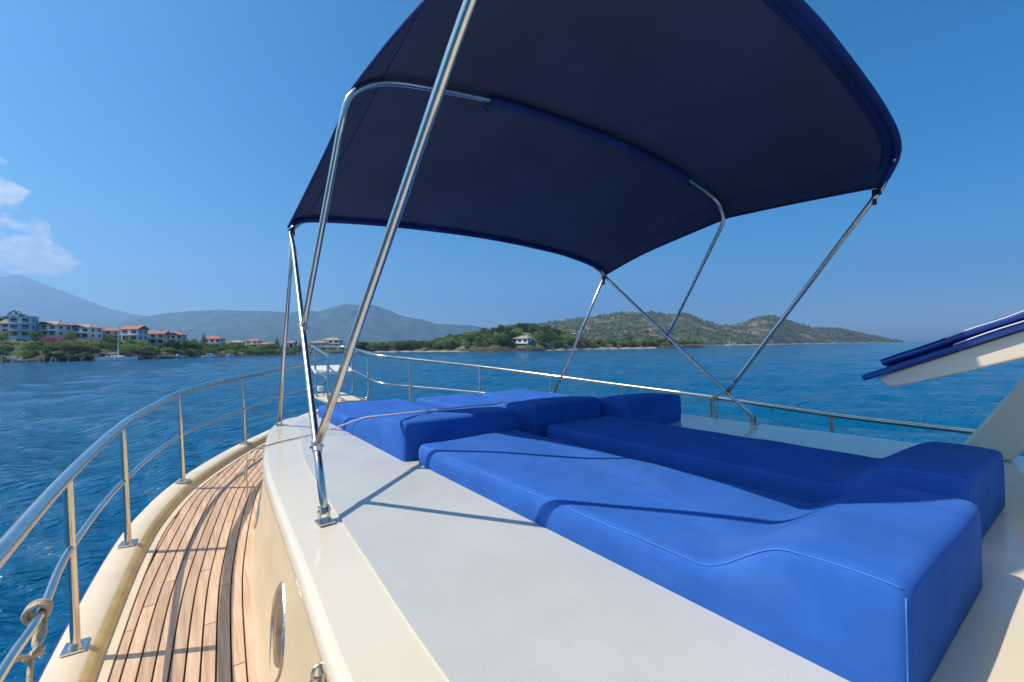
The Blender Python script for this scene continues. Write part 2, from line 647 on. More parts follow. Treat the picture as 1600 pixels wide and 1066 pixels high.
# beach along the foot of the headland
def strip(name, pts, w, z0, z1, material, label, kind='structure', seed=1):
    """shore strip: pts (px, Y) on the water line, running back w metres"""
    P = catmull([(a, b, 0) for a, b in pts], 10)
    rows = [[], [], [], []]
    r = random.Random(seed)
    for (a, b, _) in P:
        j = r.uniform(-.3, .3) * w * .2
        tp_ = min(1.0, 8 * (a - pts[0][0]) / (pts[-1][0] - pts[0][0]) + .02, 8 * (pts[-1][0] - a) / (pts[-1][0] - pts[0][0]) + .02)
        tp_ *= .75 + .25 * math.sin(a * .31)
        for k, (dy, z) in enumerate(((-0.3 * w + j, -0.6), (j + (1 - tp_) * w, 0.12 * tp_ - .4 * (1 - tp_)), (0.5 * w, z0 * tp_ - .3 * (1 - tp_)), (w, z1 * tp_))):
            x, y = shore(a, b + dy)
            rows[k].append((x, y, z))
    o = MB().quadgrid(rows).build(name, material, smooth=True)
    tag(o, label, kind=kind)
    return o


strip('beach', [(1098, 652), (1150, 702), (1200, 752), (1250, 860), (1300, 970), (1350, 1100), (1405, 1240)], 8, .9, 1.8, M['sand'], 'pale strip of beach under the far headland')


# ---- leaves
def leaf_cloud(blobs, n, size, seed, squash=1.0):
    """blobs: (x,y,z,r); faces spread through and over the blobs"""
    r = np.random.RandomState(seed)
    w = np.array([b[3] ** 2 for b in blobs])
    w = w / w.sum()
    idx = r.choice(len(blobs), n, p=w)
    bl = np.array(blobs)[idx]
    d = r.normal(size=(n, 3))
    d /= np.linalg.norm(d, axis=1)[:, None]
    rad = r.rand(n) ** 0.33
    rad = 0.45 + 0.6 * rad
    c = bl[:, :3] + d * (bl[:, 3] * rad)[:, None] * np.array([1, 1, squash])
    nrm = d + r.normal(0, 0.55, (n, 3))
    nrm /= np.linalg.norm(nrm, axis=1)[:, None]
    t1 = np.cross(nrm, r.normal(size=(n, 3)))
    t1 /= np.linalg.norm(t1, axis=1)[:, None]
    t2 = np.cross(nrm, t1)
    s = size * r.uniform(0.6, 1.4, n)[:, None]
    v = np.stack([c - t1 * s * 1.2, c - t2 * s * .6, c + t1 * s * 1.2, c + t2 * s * .6], 1).reshape(-1, 3)
    f = np.arange(4 * n).reshape(-1, 4)
    return v.tolist(), f.tolist()


def crown_mesh(name, kind, seed, material):
    r = random.Random(seed)
    blobs = []
    mb = MB()
    if kind == 'round':
        for i in range(15):
            a, q = r.uniform(0, 6.28), r.uniform(0, 1) ** .5
            blobs.append((math.cos(a) * q * .42, math.sin(a) * q * .42, r.uniform(.3, .8) - .1 * q, r.uniform(.13, .24)))
        mb.v, mb.f = leaf_cloud(blobs, 1100, 0.034, seed)
    elif kind == 'pine':
        for i in range(16):
            a, q = r.uniform(0, 6.28), r.uniform(0, 1) ** .5
            blobs.append((math.cos(a) * q * .44, math.sin(a) * q * .44, r.uniform(.62, .9) - .16 * q, r.uniform(.11, .19)))
        mb.v, mb.f = leaf_cloud(blobs, 1000, 0.032, seed, .8)
    elif kind == 'cypress':
        for i in range(22):
            h = i / 21
            q = .13 * (1 - h) ** .6 + .02
            a = r.uniform(0, 6.28)
            blobs.append((math.cos(a) * q * .5, math.sin(a) * q * .5, .1 + .86 * h, q + .025))
        mb.v, mb.f = leaf_cloud(blobs, 800, 0.025, seed)
    elif kind == 'shrub':
        for i in range(16):
            a, q = r.uniform(0, 6.28), r.uniform(0, 1) ** .5
            blobs.append((math.cos(a) * q * .55, math.sin(a) * q * .5, r.uniform(.1, .62) * (1 - .4 * q), r.uniform(.15, .27)))
        mb.v, mb.f = leaf_cloud(blobs, 900, 0.042, seed)
    return mb.mesh(name, material)


def trunk_mesh(kind, seed):
    r = random.Random(seed)
    mb = MB()
    top = {'round': .55, 'pine': .8, 'cypress': .6}[kind]
    pts = [(0, 0, -.1), (r.uniform(-.02, .02), r.uniform(-.02, .02), top * .45), (r.uniform(-.04, .04), r.uniform(-.04, .04), top)]
    mb.tube(catmull(pts, 3), 0, 6, radii=list(np.linspace(.035, .012, 7)))
    for k in range(4):
        a = r.uniform(0, 6.28)
        z = top * r.uniform(.45, .7)
        mb.tube([(0, 0, z), (math.cos(a) * .15, math.sin(a) * .15, z + .13), (math.cos(a) * .27, math.sin(a) * .27, z + .22)], 0, 5, radii=[.016, .011, .005])
    return mb.mesh('trunk', M['bark'], True)


CROWN, TRUNK = {}, {}
for kd, mts in (('round', 'acd'), ('pine', 'b'), ('cypress', 'b'), ('shrub', 'acdb')):
    for mt in mts:
        for s in range(3):
            CROWN[(kd, mt, s)] = crown_mesh('crown', kd, 100 * s + ord(mt) + len(kd), M['leaf_' + mt])
    if kd != 'shrub':
        for s in range(3):
            TRUNK[(kd, s)] = trunk_mesh(kd, s + 9)
CROWN[('shrub', 'magenta', 0)] = crown_mesh('crown', 'shrub', 5, M['magenta'])
CROWN[('shrub', 'red', 0)] = crown_mesh('crown', 'shrub', 6, M['redleaf'])


def tree(name, kd, mt, loc, h, label, group, w=1.0, s=None):
    s = rng.randrange(3) if s is None else s
    if kd == 'shrub':
        o = bpy.data.objects.new(name, CROWN[(kd, mt, s)])
        C.objects.link(o)
    else:
        o = empty(name)
        c = bpy.data.objects.new('crown', CROWN[(kd, mt, s)])
        t = bpy.data.objects.new('trunk', TRUNK[(kd, s)])
        for q in (c, t):
            C.objects.link(q)
            q.parent = o
    o.location = loc
    o.rotation_euler = (0, 0, rng.uniform(0, 6.28))
    o.scale = (h * w, h * w, h)
    tag(o, label, 'shrub' if kd == 'shrub' else 'tree', group)
    return o


# scrub covering the headland: reads as one mass
def scrub(name, rows, n, hmin, hmax, seed, material, label, tmax, leaf=22):
    r = np.random.RandomState(seed)
    Rr = np.array(rows)
    V, Fc = [], []
    ni, nj = Rr.shape[0], Rr.shape[1]
    cnt = 0
    for q in range(n):
        i = r.uniform(0.6, tmax)
        j = r.uniform(0, nj - 1.01)
        i0, j0 = int(i), int(j)
        fi, fj = i - i0, j - j0
        p = Rr[i0, j0] * (1 - fi) * (1 - fj) + Rr[i0 + 1, j0] * fi * (1 - fj) + Rr[i0, j0 + 1] * (1 - fi) * fj + Rr[i0 + 1, j0 + 1] * fi * fj
        if p[2] < 1.5:
            continue
        dens = math.sin(p[0] * .021 + 1.3) * math.sin(p[1] * .027) + math.sin((p[0] + p[1]) * .008) * .8
        if dens < r.uniform(-1.6, 0.9):
            continue
        h = r.uniform(hmin, hmax)
        v, f = leaf_cloud([(0, 0, .35, .42), (.3, .1, .25, .3), (-.25, -.15, .5, .32)], leaf, .2, q)
        b = len(V)
        V += [(p[0] + a * h, p[1] + c * h, p[2] + d * h) for a, c, d in v]
        Fc += [[k + b for k in g] for g in f]
    mb = MB()
    mb.v, mb.f = V, Fc
    o = mb.build(name, material)
    tag(o, label, 'scrub', kind='stuff')
    return o


scrub('headland_scrub', head_rows, 5200, 2.5, 6.0, 3, M['leaf_d'], 'grey green scrub covering the far headland', 41)

# ------------------------------------------------------------------ village shore and wooded peninsula
def near_land(prefix, cols, coastY, plateau, rise, seed, rock_h, land_label, rock_label, back=160, step=4, land_mat='terrain_land', rock_mat='rock'):
    xs = np.arange(cols[0], cols[1] + .1, step)
    cy = np.interp(xs, [c[0] for c in coastY], [c[1] for c in coastY])
    pl = np.interp(xs, [c[0] for c in plateau], [c[1] for c in plateau])
    rh = np.interp(xs, [c[0] for c in rock_h], [c[1] for c in rock_h])
    r = np.random.RandomState(seed)

    def row(dY, z, jit, zj):
        out = []
        for a, b, zz in zip(xs, cy, z):
            j = r.normal(0, jit)
            x, y = shore(a, b + dY + j)
            out.append((x, y, zz + r.normal(0, zj)))
        return out
    one = np.ones_like(xs)
    fx = np.arange(cols[0], cols[1] + .1, 1.0)
    fcy = np.interp(fx, xs, cy)
    frh = np.interp(fx, xs, rh)
    rocks = []
    for t_ in np.linspace(0, 1, 11):
        dY = -2.5 + 6.6 * t_
        rowp = []
        q = fbm(fx * .9, np.full_like(fx, t_ * 5), seed + 2, 4, .35) + .6 * fbm(fx * .9, np.full_like(fx, t_ * 9), seed + 7, 3, 1.1)
        for a, b, h_, n_ in zip(fx, fcy, frh, q):
            zz = -1 + 1.05 * t_ / .3 if t_ < .3 else .05 + (h_ - .05) * ((t_ - .3) / .7) ** .6
            x, y = shore(a, b + dY + n_ * (.9 if t_ < .95 else .3))
            rowp.append((x, y, zz + n_ * .22 * (1 if t_ < .95 else 0) + r.normal(0, .06)))
        rocks.append(rowp)
    top = [(shore(a, b + 3.2)[0], shore(a, b + 3.2)[1], h_ - .25) for a, b, h_ in zip(xs, cy, rh)]
    land = [top]
    for d, k in ((9, .25), (16, .5), (rise, .9), (rise * 1.6, 1.0), (rise * 2.6, 1.06), (back, .7), (back * 1.6, -.2)):
        z = rh + (pl - rh) * k if k > 0 else -2 * one
        land.append(row(d, z, .8, .2))
    o = MB().quadgrid(rocks).build(prefix + '_rocks', M[rock_mat], smooth=False)
    tag(o, rock_label, kind='structure')
    o2 = MB().quadgrid(land).build(prefix + '_land', M[land_mat], smooth=True)
    tag(o2, land_label, kind='structure')

    def ground(px, d):
        b = np.interp(px, xs, cy)
        p, q = np.interp(px, xs, pl), np.interp(px, xs, rh)
        k = np.interp(d, [3.4, 9, 16, rise, rise * 1.6, rise * 2.6, back], [0, .25, .5, .9, 1, 1.06, .7])
        x, y = shore(px, b + d)
        return x, y, q + (p - q) * k
    return ground


L_COAST = [(-260, 118), (-60, 118), (0, 123), (100, 130), (200, 142), (300, 168), (400, 189), (450, 206), (500, 240), (550, 286), (590, 292)]
ground_l = near_land('village_shore', (-260, 590), L_COAST,
                     [(-260, 10.5), (0, 8.8), (60, 8.4), (110, 8), (160, 7.4), (200, 7), (240, 6.3), (280, 5.8), (320, 5.0), (380, 3.8), (430, 2.8), (500, 2.3), (590, 1.6)],
                     26, 5, [(-260, 3), (0, 1.2), (40, 1.6), (70, 3.0), (140, 3.3), (170, 3.0), (230, 2.0), (300, 1.3), (400, .9), (590, .8)],
                     'green slope below the village houses', 'dark rocky bluff at the water under the village')
R_COAST = [(540, 283), (600, 290), (650, 284), (700, 270), (780, 248), (830, 246), (880, 268), (930, 300), (1000, 315), (1080, 328), (1104, 334)]
ground_r = near_land('peninsula', (540, 1104), R_COAST,
                     [(540, 1.6), (640, 2.2), (690, 4.5), (740, 8.0), (790, 11.5), (830, 12.5), (865, 10), (900, 6.5), (930, 3.8), (980, 2.8), (1050, 2.6), (1085, 2.4), (1104, .4)],
                     34, 8, [(540, .5), (700, .8), (780, 2.2), (830, 2.0), (880, .7), (1040, .8), (1060, 1.8), (1085, 2.2), (1104, .3)],
                     'low wooded peninsula across the water', 'low stony shore of the wooded peninsula', back=120, rock_mat='rock')
strip('sandy_shore', [(455, 200), (500, 236), (545, 281), (600, 287), (650, 281), (700, 267), (745, 255)], 3, .5, .8, M['sand'], 'pale sandy edge along the low shore', seed=4)
strip('sandy_beach', [(842, 247), (880, 264), (930, 296), (1000, 311), (1048, 320)], 6, .8, 1.3, M['sand'], 'pale beach below the peninsula trees', seed=5)


# ---- houses
def hip_roof(mb, w, d, z, rise, over=.5, ridge_frac=.45, gable=False):
    W, D = w / 2 + over, d / 2 + over
    rl = W if gable else W * ridge_frac
    b = len(mb.v)
    mb.v += [(-W, -D, z), (W, -D, z), (W, D, z), (-W, D, z), (-rl, 0, z + rise), (rl, 0, z + rise),
             (-W, -D, z - .18), (W, -D, z - .18), (W, D, z - .18), (-W, D, z - .18)]
    for q in ((0, 1, 5, 4), (2, 3, 4, 5), (1, 2, 5), (3, 0, 4), (0, 6, 7, 1), (1, 7, 8, 2), (2, 8, 9, 3), (3, 9, 6, 0), (9, 8, 7, 6)):
        mb.f.append(tuple(b + k for k in q))


def house(name, px0, px1, top, base, Y, wall, roof, label, storeys=2, rz=0.0, deep=None, bays=3, balcony=True, gable=False, flat=False, chimney=True, dormer=False):
    px = (px0 + px1) / 2
    w = (px1 - px0) * Y / 690 * 0.78
    x, y = shore(px, Y)
    zb = height(px, base, Y)
    zt = height(px, top, Y)
    H = zt - zb
    rise = 0.0 if flat else min(H * .24, 1.7)
    hw = H - rise
    d = deep or w * .75
    # orientation: facade looks back to the boat, turned by rz
    face = math.atan2(y, x) - math.pi / 2
    t = empty(name, (x, y, zb), face + rz)
    tag(t, label, 'house')
    hb = 2.6
    mb = MB().box((0, 0, (hw - hb) / 2), (w, d, hw + hb))
    wl_ = mb.build('wall', wall, t)
    if not flat:
        mb = MB()
        hip_roof(mb, w, d, hw, rise, gable=gable)
        rf = mb.build('roof', roof, t)
        if chimney:
            MB().box((w * .22, d * .12, hw + rise * .9), (.6, .6, rise * .9)).build('chimney', wall, rf)
    else:
        MB().box((0, -.1, hw + .1), (w + .5, d + .5, .22)).build('roof', M['concrete'], t)
    if dormer:
        dm = MB()
        dw, dd, dh = w * .3, d * .36, rise * .75
        y0 = -d / 2 - .3
        dm.prism([(-dw, y0, hw), (dw, y0, hw), (dw, y0, hw + dh * .35), (0, y0, hw + dh), (-dw, y0, hw + dh * .35)], (0, dd, 0))
        do = dm.build('dormer', wall, t)
        MB().box((0, y0 - .03, hw + dh * .34), (dw * 1.1, .06, dh * .5)).build('pane', M['glass'], do)
        rr = MB()
        for sg in (-1, 1):
            rr.prism([(0, y0 - .25, hw + dh + .12), (sg * (dw + .3), y0 - .25, hw + dh * .27), (sg * (dw + .3), y0 - .25, hw + dh * .16), (0, y0 - .25, hw + dh)], (0, dd + .3, 0))
        rr.build('dormer_roof', roof, do)
    sh = hw / storeys
    for s in range(storeys):
        for b in range(bays):
            wx = -w / 2 + w * (b + .5) / bays
            ww, wh = w / bays * .6, sh * .58
            z = s * sh + sh * .5
            fr = MB().box((wx, -d / 2 - .03, z), (ww + .16, .10, wh + .16)).build('window', M['boat_white'], t)
            MB().box((wx, -d / 2 - .075, z), (ww, .05, wh)).build('pane', M['glass'], fr)
        for sd in (-1, 1):
            for b in range(2):
                wy = -d / 2 + d * (b + .5) / 2
                z = s * sh + sh * .5
                fr = MB().box((sd * (w / 2 + .03), wy, z), (.10, d * .16 + .14, sh * .48 + .14)).build('window', M['boat_white'], t)
                MB().box((sd * (w / 2 + .075), wy, z), (.05, d * .16, sh * .48)).build('pane', M['glass'], fr)
        if balcony and s > 0:
            bl = MB().box((0, -d / 2 - .75, s * sh - .06), (w * .86, 1.5, .18)).build('balcony', wall, t)
            rl = MB()
            rl.box((0, -d / 2 - 1.46, s * sh + .92), (w * .86, .06, .08))
            n = max(4, int(w * .86 / .55))
            for k in range(n + 1):
                rl.box((-w * .43 + w * .86 * k / n, -d / 2 - 1.46, s * sh + .44), (.05, .05, .9))
            rl.build('railing', M['boat_white'], bl)
    return t


ww, wb, wc, wst = M['wall_white'], M['wall_blue'], M['wall_cream'], M['wall_stone']
tl, tp = M['tile'], M['tile_pale']
house('apartment_house', 20, 54, 496, 527, 150, wb, tp, 'tall pale blue three-storey house below two dark pines', 3, -.45, bays=2, flat=True)
house('village_house', 4, 24, 499, 527, 153, wc, tp, 'narrow cream house wing left of the pale blue house', 3, -.35, bays=1, balcony=False)
house('village_house', 59, 104, 502, 526, 156, ww, tp, 'white house with pale tiled roof above the magenta bougainvillea', 2, -.7, bays=3, dormer=True)
house('village_house', 109, 153, 507, 529, 163, ww, tp, 'white house with faded red roof right of the bougainvillea', 2, -.65, bays=3, dormer=True)
house('village_house', 154, 205, 513, 531, 172, wc, tl, 'long low house with red roof behind the sailing boat mast', 2, -.2, bays=4, chimney=False)
house('village_house', 194, 227, 509, 533, 166, ww, tl, 'tall white house with red gable right of the sailing boat mast', 2, -.7, bays=2, gable=True)
house('village_house', 226, 262, 517, 538, 174, wc, tl, 'house with red roof and dark gable front between two red roofs', 2, -.35, bays=3, gable=True)
house('village_house', 258, 289, 519, 538, 184, wc, tl, 'cream house with red roof beside the dark cypress', 2, -.3, bays=3, dormer=True)
house('village_house', 321, 350, 525, 544, 203, ww, tl, 'white villa with small red roof standing alone between trees', 2, -.4, bays=3)
house('village_house', 360, 382, 532, 545, 216, wc, tp, 'low cream house right of the lone white villa', 1, -.3, bays=2, balcony=False)
house('village_house', 385, 409, 530, 543, 226, ww, tl, 'white house with red roof left of the awning poles', 2, -.5, bays=2)
house('village_house', 406, 430, 535, 547, 224, ww, tl, 'low white house with bright roof just left of the awning poles', 1, -.4, bays=2, balcony=False)
house('village_house', 444, 463, 533, 545, 236, ww, tl, 'small white house with orange roof seen between the awning poles', 1, -.4, bays=2, balcony=False, gable=True)
house('village_house', 484, 514, 533, 543, 296, ww, tp, 'long white house with pale roof behind the bow rail', 1, -.3, bays=4, balcony=False)
house('village_house', 503, 536, 528, 543, 312, ww, tp, 'white two-storey house with faded roof behind the bow rail', 2, -.3, bays=3)
hs = house('seaside_villa', 800, 834, 524.5, 544, 259, ww, wst, 'white two-storey villa with blue balconies on a stone base by the water', 2, -.42, bays=3, deep=9)
MB().box((0, -2.6, -.9), (12.2, 6.5, 2.6)).build('stone_base', wst, hs)
house('hillside_house', 888, 903, 520.5, 527, 318, wst, tp, 'small stone house half hidden in trees right of the seaside villa', 1, .1, bays=2, balcony=False, chimney=False)

# ---- left shore planting

TREE_LEFT = 'trees and shrubs on the village slope'
for i in range(185):
    px = rng.uniform(-20, 470)
    d = rng.uniform(1.8, 15) if px < 300 else rng.uniform(2.2, 22)
    x, y, z = ground_l(px, d)
    h = rng.uniform(1.6, 3.3) * (1 if px < 300 else 1.15)
    mt = rng.choice('aaccdb')
    zone = [z_ for lim, z_ in ((30, 'under the pale blue house'), (75, 'left of the bougainvillea'), (115, 'below the bougainvillea'), (150, 'on the rocky bluff'), (200, 'behind the sailing boat'), (245, 'right of the sailing boat mast'), (300, 'above the grey jetty'), (345, 'below the lone white villa'), (400, 'below the low cream house'), (999, 'near the awning poles')) if px < lim][0]
    lab = {'a': 'olive green', 'c': 'light green', 'd': 'grey green', 'b': 'dark green'}[mt] + ' shrub ' + zone + (', at the water edge' if d < 5 else (', low on the slope' if d < 10 else ', high on the slope'))
    tree('shrub', 'shrub', mt, (x, y, z - .15), h, lab, TREE_LEFT, w=rng.uniform(.9, 1.35))
for i in range(26):
    px = rng.uniform(66, 172)
    x, y, z = ground_l(px, rng.uniform(.2, 3.0))
    tree('shrub', 'shrub', rng.choice('abd'), (x, y, z * rng.uniform(.3, .85) - .3), rng.uniform(1.0, 1.9), 'small shrub clinging to the dark rocky bluff', TREE_LEFT, w=rng.uniform(.9, 1.4))
for (px, d, h, kd, mt, lab) in (
        (14, 36, 9.5, 'pine', 'b', 'left dark pine standing above the pale blue house roof'),
        (24, 37, 9.7, 'pine', 'b', 'right dark pine standing above the pale blue house roof'),
        (-4, 26, 7.5, 'round', 'b', ''), (3, 18, 5.2, 'round', 'a', 'round green tree in front of the narrow cream house'),
        (57, 19, 4.2, 'round', 'c', 'small light green tree between the two leftmost big houses'),
        (108, 22, 4.2, 'round', 'a', 'green tree between the two white tiled houses'),
        (290, 8, 6.2, 'cypress', 'b', 'tall dark cypress right of the cream house with red roof'),
        (318, 20, 6.4, 'cypress', 'b', 'slim dark cypress left of the lone white villa'),
        (356, 20, 4.5, 'round', 'b', 'dark tree right of the lone white villa'),
        (433, 22, 6.6, 'cypress', 'b', 'dark cypress behind the leftmost awning pole')):
    if not lab:
        continue
    x, y, z = ground_l(px, d)
    mt2 = mt if (kd, mt, 0) in CROWN else 'a'
    tree({'pine': 'pine_tree', 'cypress': 'cypress_tree', 'round': 'broadleaf_tree'}[kd], kd, mt2, (x, y, z - .2), h, lab, TREE_LEFT, w=1.0 if kd != 'cypress' else 1.15)
for (px, d, h) in ((165, 17, 3.6), (176, 15, 4.0), (206, 15, 3.8), (222, 13, 3.6), (262, 15, 4.3), (275, 14, 4.6), (301, 16, 5.0), (309, 14, 4.4), (335, 13, 3.8), (352, 14, 3.6), (368, 15, 3.8), (377, 14, 4.2), (394, 12, 4.0), (414, 12, 4.4), (424, 12, 4.6), (447, 12, 3.6), (468, 14, 5.0), (476, 13, 5.4), (491, 10, 4.0), (505, 12, 3.6), (520, 10, 3.8), (535, 12, 4.2), (548, 16, 5.0)):
    x, y, z = ground_l(px, d)
    mt = rng.choice('ac')
    tree('broadleaf_tree', 'round', mt, (x, y, z - .2), h, {'a': 'olive green round tree ', 'c': 'light green round tree '}[mt] + ('below the long red roofed house' if px < 215 else 'below the gabled house' if px < 270 else 'beside the dark cypress' if px < 315 else 'around the lone white villa' if px < 372 else 'left of the awning poles' if px < 430 else 'between the awning poles' if px < 480 else 'on the shore behind the bow rail'), TREE_LEFT, w=rng.uniform(1.0, 1.3))
for k, (px, d, h) in enumerate(((73, 17, 2.3), (80, 18, 2.8), (88, 17.5, 2.6), (95, 18, 2.0))):
    x, y, z = ground_l(px, d)
    tree('bougainvillea', 'shrub', 'magenta', (x, y, z), h, 'magenta bougainvillea shrub below the white tiled house', 'bougainvillea below the white house', 1.3, s=0)
for px, d in ((105, 7), (3, 10)):
    x, y, z = ground_l(px, d)
    tree('russet_shrub', 'shrub', 'red', (x, y, z), 2.2, 'russet red shrub above the rocky bluff' if px > 50 else 'russet red shrub above the white jetty steps', None, 1.2, s=0)

# ---- peninsula trees
TREE_R = 'trees on the wooded peninsula'
LABR = {'a': 'olive green tree on the wooded peninsula', 'c': 'light green tree on the wooded peninsula', 'd': 'grey green tree on the wooded peninsula', 'b': 'dark pine on the wooded peninsula'}
n_r = 0
while n_r < 285:
    px = rng.uniform(552, 1092)
    d = rng.uniform(5, 60) if 700 < px < 900 else rng.uniform(6, 30)
    if 806 < px < 836 and d < 24:
        continue
    if px > 1040 and d < 12:
        continue
    if px > 920 and d > 18 and rng.random() < .4:
        continue
    x, y, z = ground_r(px, d)
    q = rng.random()
    kd, mt = ('round', 'a') if q < .5 else (('round', 'c') if q < .62 else (('round', 'd') if q < .78 else ('pine', 'b')))
    h = rng.uniform(4.6, 7.8) * (0.85 if px > 900 else 1)
    zone = [z_ for lim, z_ in ((610, 'at the left end of the peninsula'), (660, 'on the low part of the peninsula'), (705, 'where the peninsula starts to rise'), (750, 'on the slope left of the seaside villa'), (800, 'just left of the seaside villa'), (840, 'above the seaside villa'), (880, 'just right of the seaside villa'), (925, 'beside the small stone house'), (970, 'left of the pointed conifer'), (1030, 'around the pointed conifer'), (9999, 'near the tip of the peninsula')) if px < lim][0]
    lab = {'a': 'olive green tree', 'c': 'light green tree', 'd': 'grey green tree', 'b': 'dark pine'}[mt] + ' ' + zone + (', front row' if d < 16 else (', middle row' if d < 32 else ', on the crest'))
    tree({'pine': 'pine_tree', 'round': 'broadleaf_tree'}[kd], kd, mt, (x, y, z - .3), h, lab, TREE_R, w=rng.uniform(1.0, 1.35))
    n_r += 1
for px, d, h, kd, mt, lab in ((984, 20, 9.3, 'cypress', 'b', 'pointed dark conifer standing out above the peninsula beach'), (1012, 20, 8.6, 'round', 'd', 'tall rounded tree right of the pointed conifer'), (820, 40, 8.0, 'pine', 'b', 'tall dark pine on the crest above the seaside villa'),
                              (572, 24, 7.0, 'round', 'a', 'broad dark tree at the left end of the peninsula')):
    x, y, z = ground_r(px, d)
    tree({'pine': 'pine_tree', 'cypress': 'cypress_tree', 'round': 'broadleaf_tree'}[kd], kd, mt, (x, y, z - .3), h, lab, TREE_R, w=1.25 if kd != 'cypress' else 2.0)


# ---- boulders on the shores
def boulder_mesh(seed):
    r = np.random.RandomState(seed)
    rows = []
    for i in range(6):
        th = math.pi * i / 5
        row = []
        for j in range(8):
            a = 2 * math.pi * j / 8
            q = 1 + r.normal(0, .16)
            row.append((math.sin(th) * math.cos(a) * q, math.sin(th) * math.sin(a) * q, math.cos(th) * q * .7))
        rows.append(row)
    return MB().quadgrid(rows, True).mesh('boulder', M['rock'])


BOULD = [boulder_mesh(s) for s in range(4)]
for i in range(46):
    left = i < 30
    px = rng.uniform(40, 470) if left else rng.choice([rng.uniform(770, 850), rng.uniform(1045, 1102)])
    x, y, z = (ground_l if left else ground_r)(px, 3.4)
    cx, cy = (x, y)
    k = rng.uniform(0.988, 0.999) if left else rng.uniform(.992, 1.0)
    o = bpy.data.objects.new('boulder', rng.choice(BOULD))
    C.objects.link(o)
    s = rng.uniform(.5, 1.3)
    o.location = (cx * k, cy * k, rng.uniform(.0, .5))
    o.scale = (s * 1.3, s, s)
    o.rotation_euler = (0, 0, rng.uniform(0, 6.3))
    tag(o, 'dark boulder at the water below the village' if left else 'dark boulder at the water on the peninsula shore', 'boulder', 'boulders along the village shore' if left else 'boulders along the peninsula shore')

# ---- moored boats, jetties
def hull_mesh(L, Bm, H, mat_, name, parent, sheer=.25):
    rows = []
    for i in range(13):
        t = i / 12
        w = Bm / 2 * (1 - max(0, (t - .35) / .65) ** 2.2) * (0.82 + .18 * min(1, t * 3))
        x = (t - .45) * L
        top = H + sheer * max(0, t - .3) ** 2
        rows.append([(x, -w, top), (x + .02 * L * t, -w * .97, .1), (x, -w * .35, -.3), (x, w * .35, -.3), (x + .02 * L * t, w * .97, .1), (x, w, top)])
    mb = MB().quadgrid(rows)
    mb.quadgrid([[r[0], r[-1]] for r in rows])
    mb.poly(rows[0])
    return mb.build(name, mat_, parent)


def sailing_boat(px, Y, L, mast, label, rz):
    x, y = shore(px, Y)
    t = empty('sailing_boat', (x, y, 0), math.atan2(y, x) - math.pi / 2 + rz)
    tag(t, label, 'sailing boat')
    hull_mesh(L, L * .3, .95, M['boat_white'], 'hull', t, .5)
    MB().box((-.3, 0, 1.25), (L * .42, L * .17, .5)).build('cabin', M['boat_white'], t, bevel=.12)
    cw = MB()
    for k in range(3):
        for s in (-1, 1):
            cw.box((-1.2 + k * .9, s * L * .087, 1.27), (.55, .03, .2))
    cw.build('cabin_windows', M['glass'], t)
    MB().box((-L * .3, 0, 2.3), (L * .24, L * .2, .1)).build('sprayhood', M['boat_white'], t)
    MB().tube([(.6, 0, 1.2), (.6, 0, mast)], .12, 8).build('mast', M['boat_white'], t)
    MB().tube([(.6, 0, 2.2), (-L * .36, 0, 2.3)], .1, 8).build('boom', M['boat_white'], t)
    st = MB()
    st.tube([(.6, 0, mast), (L * .53, 0, 1.2)], .012, 4)
    st.tube([(.6, 0, mast), (-L * .44, 0, 1.1)], .012, 4)
    st.build('stay', M['steel_dull'], t)


sailing_boat(181, 133.5, 9.8, 10.6, 'white sailing boat with bare mast moored below the rocky bluff', -.45)
sailing_boat(1139, 600, 10, 11, 'far white sailing boat moored off the headland', .3)


def motor_boat(px, Y, L, label, rz):
    x, y = shore(px, Y)
    t = empty('motor_boat', (x, y, 0), math.atan2(y, x) - math.pi / 2 + rz)
    tag(t, label, 'motor boat')
    hull_mesh(L, L * .34, .7, M['boat_white'], 'hull', t, .4)
    MB().box((-.1, 0, 1.05), (L * .45, L * .22, .75)).build('cabin', M['boat_white'], t, bevel=.15)
    MB().box((L * .05, 0, 1.15), (L * .25, L * .225, .3)).build('windscreen', M['glass'], t)


motor_boat(327, 170, 4.4, 'small white motor boat moored left of the village landing', math.pi)
motor_boat(359, 178, 2.6, 'tiny open boat moored right of the white motor boat', .2)
motor_boat(279, 159, 2.6, 'tiny boat lying at the wooden jetty', .4)

x, y = shore(262, 157)
t = empty('jetty', (x, y, 0), math.atan2(y, x) - math.pi / 2)
tag(t, 'low grey jetty on posts under the village slope', 'jetty')
MB().box((0, 0, .75), (7.5, 1.8, .2)).build('deck', M['concrete'], t)
for k in range(5):
    MB().box((-3.4 + k * 1.7, -.6, 0), (.2, .2, 1.5)).build('post', M['bark'], t)
x, y = shore(17, 125)
t = empty('jetty_steps', (x, y, 0), math.atan2(y, x) - math.pi / 2)
tag(t, 'white sloping steps with frame at the far left shore', 'steps')
mt_ = Matrix.Rotation(math.radians(24), 3, 'Y')
MB().box((0, 0, 1.35), (4.0, 1.0, .3), M=mt_).build('ramp', M['boat_white'], t)
MB().box((-1.75, 0, 1.0), (.2, 1.0, 2.2)).build('post', M['boat_white'], t)
MB().box((1.9, 0, .9), (.7, .6, .9)).build('locker', M['boat_white'], t)
x, y = shore(42, 127)
t = MB().box((0, 0, 0.1), (6.2, 3.0, .9)).build('quay', M['concrete'], None, bevel=.08)
t.location = (x, y, .1)
t.rotation_euler = (0, 0, math.atan2(y, x) - math.pi / 2)
tag(t, 'low pale concrete quay beside the white steps', 'quay')

